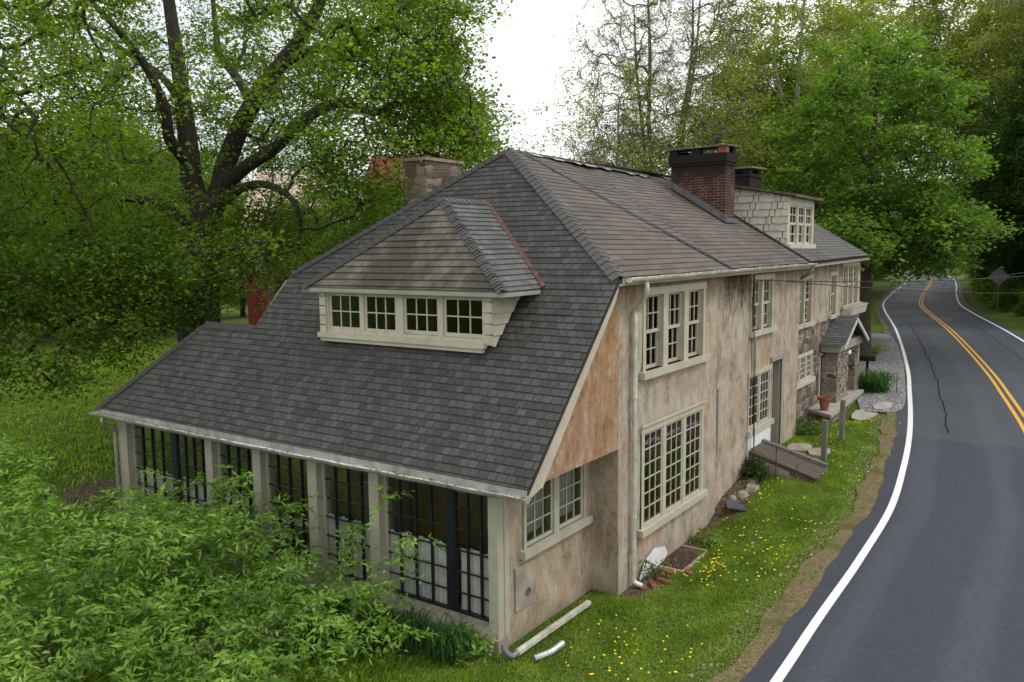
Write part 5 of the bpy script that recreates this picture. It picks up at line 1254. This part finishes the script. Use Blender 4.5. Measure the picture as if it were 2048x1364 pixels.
tg = ell(620, mp_, (7.4, 7.0, 7.4), rng, .40, 2, silm)+ell(120, at(1860, 440, 37), (3.2, 3.0, 1.8), rng, .1, 2.2, silm)+ell(60, at(1680, 480, 36), (2.2, 2, 1.2), rng, .1, 2.2, silm)
grow(t, mt, tg, rng, 'leaf_maple', 'bark', nleaf=66, leafL=.22, leafW=.20, rad=.74, twigs=3, rtw=.009, droop=.2, flatc=.32, fl=.9)

# half bare trees against the white sky
rng = np.random.default_rng(31)
def barefn(lx, hx):
    def f(p):
        X, Y, z = project(p); return lx(Y[0]) < X[0] < hx(Y[0])
    return f
q = at(1325, 500, 50)
tree('bare_tree', (q[0], q[1]), 24, 6.2, rng, 'leaf_yellow', 'bark_grey', 'tall half bare tree with many upright grey stems before the white sky', 'half bare trees behind the ridge', n=900, nleaf=10, leafL=.17, leafW=.12, r0=.36, low=.25, stems=5, rad=1.0, twigs=6, rtw=.014, hollow=.15)
q = at(1240, 500, 46)
tree('bare_tree', (q[0], q[1]), 16, 6.0, rng, 'leaf_yellow', 'bark_grey', 'lower spreading tree with sparse yellow green leaves left of the tall half bare one', 'half bare trees behind the ridge', n=420, nleaf=22, leafL=.16, leafW=.12, r0=.26, low=.3, stems=2, rad=.8, twigs=4, rtw=.009, hollow=.15)
q = at(1420, 500, 48)
tree('bare_tree', (q[0], q[1]), 17.5, 4.0, rng, 'leaf_yellow', 'bark_grey', 'sparse yellow green tree behind the red brick chimney', 'half bare trees behind the ridge', n=240, nleaf=34, leafL=.16, leafW=.12, r0=.24, low=.2, stems=2, rad=.8, twigs=4, rtw=.009, hollow=.15)
q = at(1245, 500, 58)
tree('evergreen_tree', (q[0], q[1]), 15.2, 3.2, rng, 'needle', 'bark', 'dark bluish evergreen behind the half bare trees', None, n=150, nleaf=130, leafL=.30, leafW=.06, r0=.3, low=.25, rad=.8, droop=.3)
# pale barked sycamores
rng = np.random.default_rng(41)
q = at(1585, 520, 60)
syc = tree('sycamore_tree', (q[0], q[1]), 27, 7.0, rng, 'leaf_yellow', 'bark_pale', 'pale barked yellow green sycamore rising left of the bright maple', 'pale barked sycamores', n=520, nleaf=75, leafL=.22, leafW=.19, r0=.5, low=.25, stems=2, rad=1.0, twigs=3, rtw=.016)
q = at(2010, 520, 92); copy_tree(syc, (q[0], q[1], G(q[0], q[1])), 2.1, 1.25, 'pale limbed sycamore at the upper right edge', 'pale barked sycamores')
q = at(1690, 520, 85); copy_tree(syc, (q[0], q[1], G(q[0], q[1])), 4.0, 1.0, 'distant sycamore peeping out over the top of the bright maple', 'pale barked sycamores')
q = at(1500, 520, 66)
mid = tree('leafy_tree', (q[0], q[1]), 21, 6.0, rng, 'leaf_mid', 'bark', 'mid green tree between the brick chimney and the sycamore', 'woodland trees behind the house', n=330, nleaf=110, leafL=.26, leafW=.22, r0=.35, low=.12, rad=1.1)
# trees of the left background
WG = 'woodland trees behind the house'
BGT = [(60, 58, 1.0, 'woodland tree seen at the far left edge'), (190, 66, 1.05, 'woodland tree between the left edge and the great trunk'), (310, 60, .95, 'woodland tree just left of the great forked trunk'), (480, 74, .9, 'tree behind the pale barn roof'),
       (650, 52, .82, 'tree right of the barn wall'), (740, 47, .80, 'tree left of the stone chimney'), (930, 54, .80, 'tree behind the stone chimney'), (850, 68, .92, 'distant tree over the stone chimney'), (-60, 48, .9, 'nearest woodland tree beyond the left edge'), (20, 84, 1.2, 'tall distant tree at the far left'), (400, 86, 1.05, 'distant tree behind the great trunk'), (250, 92, 1.2, 'farthest tree of the left background')]
for i, (X, D, s, lab) in enumerate(BGT):
    q = at(X, 520, D); copy_tree(mid, (q[0], q[1], G(q[0], q[1])-.5), i*1.3, s*.85, lab, WG, s*(.62 if 400 < X < 1000 else .78))
rng = np.random.default_rng(52)
q = at(790, 500, 36)
tree('understorey_tree', (q[0], q[1]), 8.4, 3.0, rng, 'leaf_maple', 'bark', 'low bright green tree between the barn and the stone chimney', None, n=130, nleaf=120, leafL=.16, leafW=.14, r0=.15, low=.1, rad=.8)
q = at(540, 500, 41)
tree('bare_tree', (q[0], q[1]), 14, 3.6, rng, 'leaf_yellow', 'bark_grey', 'slim sparse tree standing in front of the red barn', None, n=120, nleaf=26, leafL=.14, leafW=.11, r0=.22, low=.25, rad=.7)
# the dark wood on the right
rng = np.random.default_rng(61)
q = roadside(63, 4.6)
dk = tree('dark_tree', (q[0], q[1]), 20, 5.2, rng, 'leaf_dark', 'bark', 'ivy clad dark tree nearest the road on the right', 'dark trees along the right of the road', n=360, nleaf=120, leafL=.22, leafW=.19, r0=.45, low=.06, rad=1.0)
DK = [(72, 3.8, .9, 'dark tree behind the road sign'), (60, 9, 1.1, 'dark tree filling the right edge'), (86, 4.5, .95, 'dark tree beyond the bend right of the road'), (80, 9, 1.1, 'dark tree in the second row on the right'), (55, 6, .9, 'dark tree just outside the right edge'), (102, 5.0, 1.0, 'dark tree at the back of the far bank'), (122, 4.5, .9, 'dark tree where the far road curves away'), (68, 7.5, .8, 'lower dark tree between the sign and the right edge')]
for i, (X, off, s, lab) in enumerate(DK):
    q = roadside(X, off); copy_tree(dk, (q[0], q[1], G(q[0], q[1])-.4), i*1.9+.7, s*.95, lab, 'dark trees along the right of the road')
FT = [(1850, 200, .9, 'far tree closing the view at the end of the road'), (1790, 190, .8, 'far tree left of the end of the road'), (1895, 170, .8, 'far tree right of the last bend'), (1940, 140, .8, 'far tree on the right bank'), (1740, 150, .8, 'far tree behind the maple trunk'), (1690, 110, .75, 'tree far behind the end of the house'), (1640, 95, .7, 'tree behind the end gable'), (1560, 90, .8, 'tree behind the sycamore'), (1830, 240, 1.1, 'farthest tree over the road')]
for i, (X, D, s, lab) in enumerate(FT):
    q = at(X, 560, D); copy_tree(mid, (q[0], q[1], G(q[0], q[1])-.6), i*.9+.3, s, lab, 'woodland trees beyond the road bends')
for i, (X, off, s, lab) in enumerate(((56, -13.5, .80, 'woodland tree left of the road past the bright maple'), (72, -14, 1.0, 'tall tree inside the first bend'), (88, -15, 1.15, 'tree behind the bright maple crown'), (104, -17, 1.2, 'tree over the far left verge'), (80, 17, 1.5, 'tall tree above the dark trees on the right'), (100, 14, 1.5, 'tall tree closing the upper right corner'), (62, 18, 1.35, 'tall tree at the right edge behind the dark trees'), (125, 13, 1.5, 'tall tree right of the end of the road'))):
    q = roadside(X, off); copy_tree(mid if i != 5 else syc, (q[0], q[1], G(q[0], q[1])-.5), i*1.7, s, lab, 'tall woodland on both sides of the road')
for i, (x, off, s, lab) in enumerate(((76, 8, 1.25, 'sycamore rising above the road sign'), (92, 12, 1.35, 'tall sycamore over the bend of the road'), (68, 11, 1.1, 'pale sycamore at the right edge of the view'), (108, 7, 1.3, 'slender far sycamore above the end of the road'), (88, 3.0, 1.4, 'great sycamore leaning over the right side of the bend'), (86, -8.6, 1.3, 'great sycamore on the left side of the bend'))):
    q = roadside(x, off); copy_tree(syc, (q[0], q[1], G(q[0], q[1])-.4), i*1.4+.5, s, lab, 'pale barked sycamores')
# roadside bushes on the right
rng = np.random.default_rng(71)
def bush(name, loc, r, h, m, label, group, n=26, nleaf=110, leafL=.16, leafW=.12, rad=.5, cat='bush'):
    x, y = loc[:2]; z = G(x, y); t = root(name, (x, y, z), label, cat, group); b0 = np.array([x, y, z-.1])
    lb = [([b0, b0+np.array([math.cos(a)*r*.2, math.sin(a)*r*.2, h*.4]), b0+np.array([math.cos(a)*r*.4, math.sin(a)*r*.4, h*.65])], .03, .012) for a in (0, 1.6, 3.1, 4.7)]
    tg = ell(n, b0+np.array([0, 0, h*.5]), (r, r, h*.5), rng, .4, z)
    return grow(t, lb, tg, rng, m, 'twig', nleaf, leafL, leafW, rad, 3, .006, .1)
RG = 'roadside bushes right of the road'
by = bush('roadside_bush', roadside(74, 2.6), 1.5, 3.2, 'leaf_yellow', 'bright yellow green bush left of the road sign', RG, n=60)
for x, off, s, rz, lab in ((84, 2.4, .9, 2, 'yellow green bush on the bank beyond the bright one'), (66, 4.6, 1.1, 4, 'yellow green bush close behind the road sign'), (98, 3.2, 1.0, 1, 'pale bush on the bank at the far bend')):
    q = roadside(x, off); copy_tree(by, (q[0], q[1], G(q[0], q[1])), rz, s, lab, RG)
bd = bush('roadside_bush', roadside(50, 3.6), 1.6, 1.9, 'leaf_mid', 'mid green bush right of the road sign post', RG, n=60)
for i, (x, off, s, lab) in enumerate(((45, 3.6, .8, 'bush at the right edge above the white line'), (57, 2.6, .45, 'small green bush beneath the road sign'), (54, 6.0, 1.5, 'large shaded bush in the dark wood'), (112, 3.5, 1.4, 'bush on the bank beyond the bend'), (128, 3.5, 1.5, 'far bush on the bank right of the road'), (62, 3.2, 1.2, 'shaded bush just behind the road sign'), (66, 3, 1.4, 'tall shaded bush on the bank left of the dark trees'), (57, 4.2, 1.0, 'shaded bush at the foot of the dark trees'), (76, 4.4, 1.5, 'dense bush in the shade beyond the yellow green one'), (92, 4.2, 1.5, 'dense bush on the far curve of the bank'), (52, 3.4, .7, 'small bush in the grass above the white line'))):
    q = roadside(x, off); copy_tree(bd, (q[0], q[1], G(q[0], q[1])), i*1.2, s, lab, RG)
q = roadside(118, -11); copy_tree(bd, (q[0], q[1], G(q[0], q[1])), 2.2, 1.2, 'far bush on the left verge of the road', RG)
q = at(1742, 650, 40)
yb = bush('low_bush', q[:2], .5, .6, 'leaf_yellow', 'small yellow flowering clump by the tree beyond the mailbox', None, n=16, nleaf=70, leafL=.09, leafW=.06, rad=.25)

# strap leaved clumps
def strap(name, loc, n, h, w_, m, label, group, rng, cat='plant', spread=1.0):
    x, y = loc; z = G(x, y); V = []; F = []
    for i in range(n):
        a = rng.uniform(0, 2*math.pi); hh = h*rng.uniform(.55, 1.15); rr = spread*hh*rng.uniform(.35, .95); c = np.array([x+rng.normal()*.12*spread, y+rng.normal()*.12*spread, z-.02])
        d = np.array([math.cos(a), math.sin(a), 0]); s = np.array([-d[1], d[0], 0]); b0 = len(V)
        for k, (u, zz) in enumerate(((0, 0), (.18, .55), (.42, .9), (.72, .95), (1.0, .68))):
            ww = w_*(1, 1, .85, .6, .08)[k]; p = c+d*rr*u+np.array([0, 0, hh*zz]); V += [p-s*ww/2, p+s*ww/2]
        F += [(b0+2*k, b0+2*k+1, b0+2*k+3, b0+2*k+2) for k in range(4)]
    return tag(link_mesh(name, V, F, m, None, loc=(x, y, z)), label, cat, group)
rng = np.random.default_rng(81)
strap('daylily_clump', (23.2, -.45), 460, .74, .03, 'lily', 'arching clump of strap leaves at the corner of the gravel drive', 'strap leaved clumps', rng, spread=1.9)
for i, (X, Y, lab) in enumerate(((.55, 2.45, 'strap leaved clump under the middle of the nearest glazed bay'), (.62, 1.75, 'dense strap leaved clump below the right half of the nearest bay'), (.45, 3.2, 'strap leaved clump beside the nearest shrub'), (.15, 2.2, 'lower strap leaved clump in front of the sunroom curb'), (.7, 1.1, 'sparse clump left of the sunroom corner'), (-.3, 2.9, 'strap leaved clump out in the grass below the shrub'))):
    strap('daylily_clump', (X, Y), 230, .48+.04*(i % 3), .022, 'lily', lab, 'strap leaved clumps', rng)
bush('leafy_weed', (.85, .85), .3, .45, 'leaf_shrub', 'broad leaved weed at the foot of the corner post', 'weeds along the wall', n=14, nleaf=22, leafL=.09, leafW=.07, rad=.18, cat='weed')
bush('leafy_weed', (5.25, -.25), .28, .5, 'leaf_mid', 'leggy weed before the bare white patch of the wall', 'weeds along the wall', n=10, nleaf=16, leafL=.08, leafW=.05, rad=.16, cat='weed')
bush('leafy_weed', (7.3, -.35), .3, .35, 'leaf_shrub', 'feathery weed right of the window well', 'weeds along the wall', n=10, nleaf=30, leafL=.07, leafW=.04, rad=.16, cat='weed')
bush('ivy_plant', (10.72, -.32), .34, .55, 'leaf_dark', 'dark ivy growing under the near side of the cellar hatch', None, n=20, nleaf=46, leafL=.075, leafW=.06, rad=.24, cat='ivy')
bush('leafy_weed', (15.9, -.1), .6, .5, 'leaf_maple', 'low green weeds at the foot of the stone wall', 'weeds along the wall', n=30, nleaf=40, leafL=.08, leafW=.05, rad=.2, cat='weed')

# the big foreground shrubs --------------------------------------
rng = np.random.default_rng(91)
OUT = [(-60, 820), (20, 840), (75, 900), (110, 1000), (180, 985), (235, 960), (300, 955), (360, 975), (440, 935), (480, 925), (520, 990), (580, 990), (640, 1060), (720, 1010), (770, 985), (790, 1020), (760, 1080), (840, 1060), (830, 1090), (780, 1130), (770, 1180), (800, 1200), (860, 1270), (700, 1300), (650, 1370), (650, 1500), (-60, 1500)]
def inside(X, Y, P=OUT):
    c = False; n = len(P)
    for i in range(n):
        a, b_ = P[i], P[(i+1) % n]
        if (a[1] > Y) != (b_[1] > Y) and X < (b_[0]-a[0])*(Y-a[1])/(b_[1]-a[1])+a[0]: c = not c
    return c
SB = [(-1.0, 9.6, 2.5, 'leftmost tall leafy shrub at the left edge of the garden'), (-1.2, 6.9, 2.3, 'broad arching shrub before the leftmost bays of the sunroom'), (-.9, 4.6, 2.1, 'arching shrub reaching across the middle sunroom bays'), (-3.0, 5.4, 1.9, 'low spreading shrub at the bottom left corner'), (-1.6, 3.2, 1.5, 'low shrub nearest the bottom edge before the sunroom')]
cand = []
while len(cand) < 540:
    p = np.array([rng.uniform(-4.6, .95), rng.uniform(1.2, 13), rng.uniform(.15, 2.7)])
    if p[0] > .2 and p[2] > 2.45: continue
    X, Y, z = project(p)
    if z[0] < 5 or not inside(X[0], Y[0]-42+rng.normal()*14): continue
    if X[0] > 560 and rng.random() < .45: continue
    i = int(np.argmin([math.hypot(p[0]-s[0], p[1]-s[1]) for s in SB])); s = SB[i]
    dd = math.hypot(p[0]-s[0], p[1]-s[1])
    top = s[2]*(1.02-(dd/3.6)**2*.6)
    if p[2] > top or p[2] < top-1.5 or rng.random() > .35+.65*(p[2]/top)**2: continue
    cand.append((i, p))
def onx(px_, py_, x):
    d = _fw + (px_-1024)/FPX*_rr - (py_-682)/FPX*_uu; return CPOS+d*((x-CPOS[0])/d[0])
for k, x, path in ((2, .55, ((650, 1150), (685, 1095), (720, 1040), (765, 995))), (4, .5, ((740, 1160), (790, 1110), (830, 1065))), (1, .4, ((440, 1010), (470, 965), (490, 940))), (1, .3, ((300, 1000), (380, 970), (440, 945))), (0, -.8, ((60, 980), (50, 920), (70, 865), (75, 830))), (1, .2, ((200, 1010), (250, 975), (330, 950))), (2, .5, ((540, 1060), (560, 1020), (590, 1000))), (4, .3, ((640, 1180), (700, 1160), (780, 1150)))):
    for q in path: cand.append((k, onx(q[0], q[1]+8, x)))
for i, s in enumerate(SB):
    tg = [p for k, p in cand if k == i]
    if not tg: continue
    z = G(s[0], s[1]); t = root('shrub', (s[0], s[1], z), s[3], 'shrub', 'leafy shrubs in front of the sunroom')
    b0 = np.array([s[0], s[1], z-.1])
    lb = []
    for a in range(6):
        an = a*1.05+i; lb.append(([b0+np.array([math.cos(an)*.1, math.sin(an)*.1, 0]), b0+np.array([math.cos(an)*.35, math.sin(an)*.35, s[2]*.5]), b0+np.array([math.cos(an)*.8, math.sin(an)*.8, s[2]*.78])], .028, .010))
    grow(t, lb, tg, rng, 'leaf_shrub', 'twig', nleaf=44, leafL=.145, leafW=.048, rad=.46, twigs=4, rtw=.0032, droop=.28, pinnate=7, flatc=.55, fl=.45)

# grass, dandelions ----------------------------------------------
rng = np.random.default_rng(101)
def wall_y(x): return np.where(x < 4.15, .5, np.where(x < 15.3, -.03, .3))
def blades(N, x0, x1, y0, y1, h, w_, keep):
    x = rng.uniform(x0, x1, N); y = rng.uniform(y0, y1, N); k = keep(x, y); x, y = x[k], y[k]; z = ground_z(x, y)-.005; n = len(x)
    a = rng.uniform(0, 2*np.pi, n); cl = .5+.5*np.sin(x*2.3+1.3*np.sin(y*1.9))*np.sin(y*2.7+x*.6)
    hh = h*rng.uniform(.4, 1.2, n)*(.55+.75*cl); P = np.stack([x, y, z], 1); d = np.stack([np.cos(a), np.sin(a), np.zeros(n)], 1); s = np.stack([-d[:, 1], d[:, 0], np.zeros(n)], 1)
    ln = rng.uniform(.2, .9, n)[:, None]; up = np.array([0, 0, 1.])
    return np.stack([P-s*w_/2, P+s*w_/2, P+up*hh[:, None]*.6+d*hh[:, None]*ln*.35+s*w_*.35, P+up*hh[:, None]+d*hh[:, None]*ln], 1).reshape(-1, 3)
def lawn_keep(x, y):
    yl = np.interp(x, LW[:, 0], LW[:, 1]); v = y-yl
    m = (v > .42+.18*np.sin(x*1.7)+.12*np.sin(x*4.9)) & (y < wall_y(x)-.02)
    m &= ~((x > 10.95) & (x < 12.2) & (y > -1.65)); m &= ~((x > 17.2) & (x < 23) & (y > -.55)); m &= ~((x > 19.3) & (y < 9))
    m &= ~((x > 5.7) & (x < 7.1) & (y > -.62)); m &= ~((x > 12.9) & (x < 14.1) & (y > -1.4) & (y < -.25)); m &= ~((x > 17.9) & (y > -1.45))
    wf = np.interp(x, [p[0] for p in WALLFOOT], [p[1] for p in WALLFOOT]); m &= ~((x > 4.2) & (x < 11.0) & (y > wf+.04) & (rng.random(len(x)) < .88))
    t_ = .5+.5*np.sin(x*1.1+2*np.sin(y*2.3))*np.sin(y*3.3-x*.8)
    edge = np.clip((wall_y(x)-y)/.5, 0, 1)*np.clip((v-.45)/1.1, .06, 1)
    return m & (rng.random(len(x)) < (.35+.65*t_)*(.25+.75*edge))
Vg = [blades(190000, 1.0, 24, -3.0, .5, .075, .012, lawn_keep),
      blades(52000, -2.5, 1.2, -3.0, 1.6, .07, .012, lambda x, y: (y > -2.4) & (rng.random(len(x)) < .7)),
      blades(120000, -3.5, 1.15, 1.4, 14, .14, .016, lambda x, y: rng.random(len(x)) < .75),
      blades(150000, -3.0, 34, 11.6, 46, .16, .05, lambda x, y: (rng.random(len(x)) < .6+.4*np.sin(x*.5)*np.sin(y*.4)) & (np.hypot(x-2.7, y-13) > .5+1.6*rng.random(len(x))))]
V = np.concatenate(Vg); n = len(V)//4; T = np.empty((n*2, 3), np.int32); F = np.arange(n*4, dtype=np.int32).reshape(n, 4); T[0::2] = F[:, [0, 1, 2]]; T[1::2] = F[:, [0, 2, 3]]
tag(link_mesh('grass', V, T, 'grass'), 'short green grass growing around the house', 'grass', kind='stuff')
# broad leaved ground cover and clover
N = 42000; x = rng.uniform(-1.5, 19, N); y = rng.uniform(-3, .5, N); k = lawn_keep(x, y); x, y = x[k], y[k]
P = np.stack([x, y, ground_z(x, y)+rng.uniform(.01, .06, len(x))], 1)
leaf_o = leaf_mesh('clover', leaves(P, .05, .028, rng, 1.2), 'leaf_maple', None, 'stuff'); tag(leaf_o, 'low clover and broad leaved weeds mixed into the grass', 'ground cover')
pts = []
while len(pts) < 210:
    x = rng.uniform(1.2, 18.5); y = rng.uniform(-2.6, -.15)
    if rng.random() > (.25+.75*(abs(math.sin(x*.55+.9)) > .55)) or not lawn_keep(np.array([x]), np.array([y]))[0]: continue
    pts.append((x, y))
for cx, cy, m in ((6.3, -.9, 22), (9.9, -.75, 16), (15.3, -.9, 12), (5.6, -1.3, 10), (21.5, -.8, 14)):
    for _ in range(m): pts.append((cx+rng.normal()*.35, cy+rng.normal()*.15))
b = MB()
for x, y in pts:
    z = G(x, y)+rng.uniform(.04, .12); r = rng.uniform(.014, .026); b.lathe((x, y, z), [(.002, 0), (r*.7, .006), (r, .014), (r*.6, .020), (.002, .022)], 7)
tag(b.build('dandelions', 'yellow_flower', None), 'yellow dandelion heads scattered through the grass', 'dandelions', kind='stuff')
N = 5200; x = rng.uniform(-1, 19, N); off = rng.uniform(.25, 1.05, N); yy = np.interp(x, LW[:, 0], LW[:, 1])+off; r = rng.uniform(.006, .022, N)*np.where(rng.random(N) < .05, 2, 1)
c = np.stack([x, yy, ground_z(x, yy)+.012], 1); V = np.stack([c+np.array([1, 0, 0])*r[:, None], c+np.array([-.5, .8, 0])*r[:, None], c+np.array([-.4, -.9, 0])*r[:, None], c+np.array([.1, .1, .9])*r[:, None]], 1).reshape(-1, 3)
i4 = np.arange(N)*4; T = np.concatenate([np.stack([i4+a, i4+b_, i4+3], 1) for a, b_ in ((0, 1), (1, 2), (2, 0))]).astype(np.int32)
tag(link_mesh('verge_gravel', V, T, 'pebble'), 'loose grit and small stones along the edge of the road', 'gravel', kind='stuff')
# rubble of dead leaves along the wall foot
b = MB(); rg = random.Random(12)
for i in range(900):
    x = rg.uniform(4.4, 14.5); y = -.05-abs(rg.gauss(0, .22)); 
    if 8.9 < x < 10.9: y -= rg.uniform(0, .25)
    z = G(x, y)+rg.uniform(.0, .03); q = rg.uniform(.015, .04); v = [(x+rg.uniform(-q, q), y+rg.uniform(-q, q), z+rg.uniform(-.01, .02)) for _ in range(3)]; b.add(v, [(0, 1, 2)])
tag(b.build('leaf_litter', 'debris', None), 'dry brown leaves and scraps along the foot of the wall', 'leaf litter', kind='stuff')
bpy.context.view_layer.update()
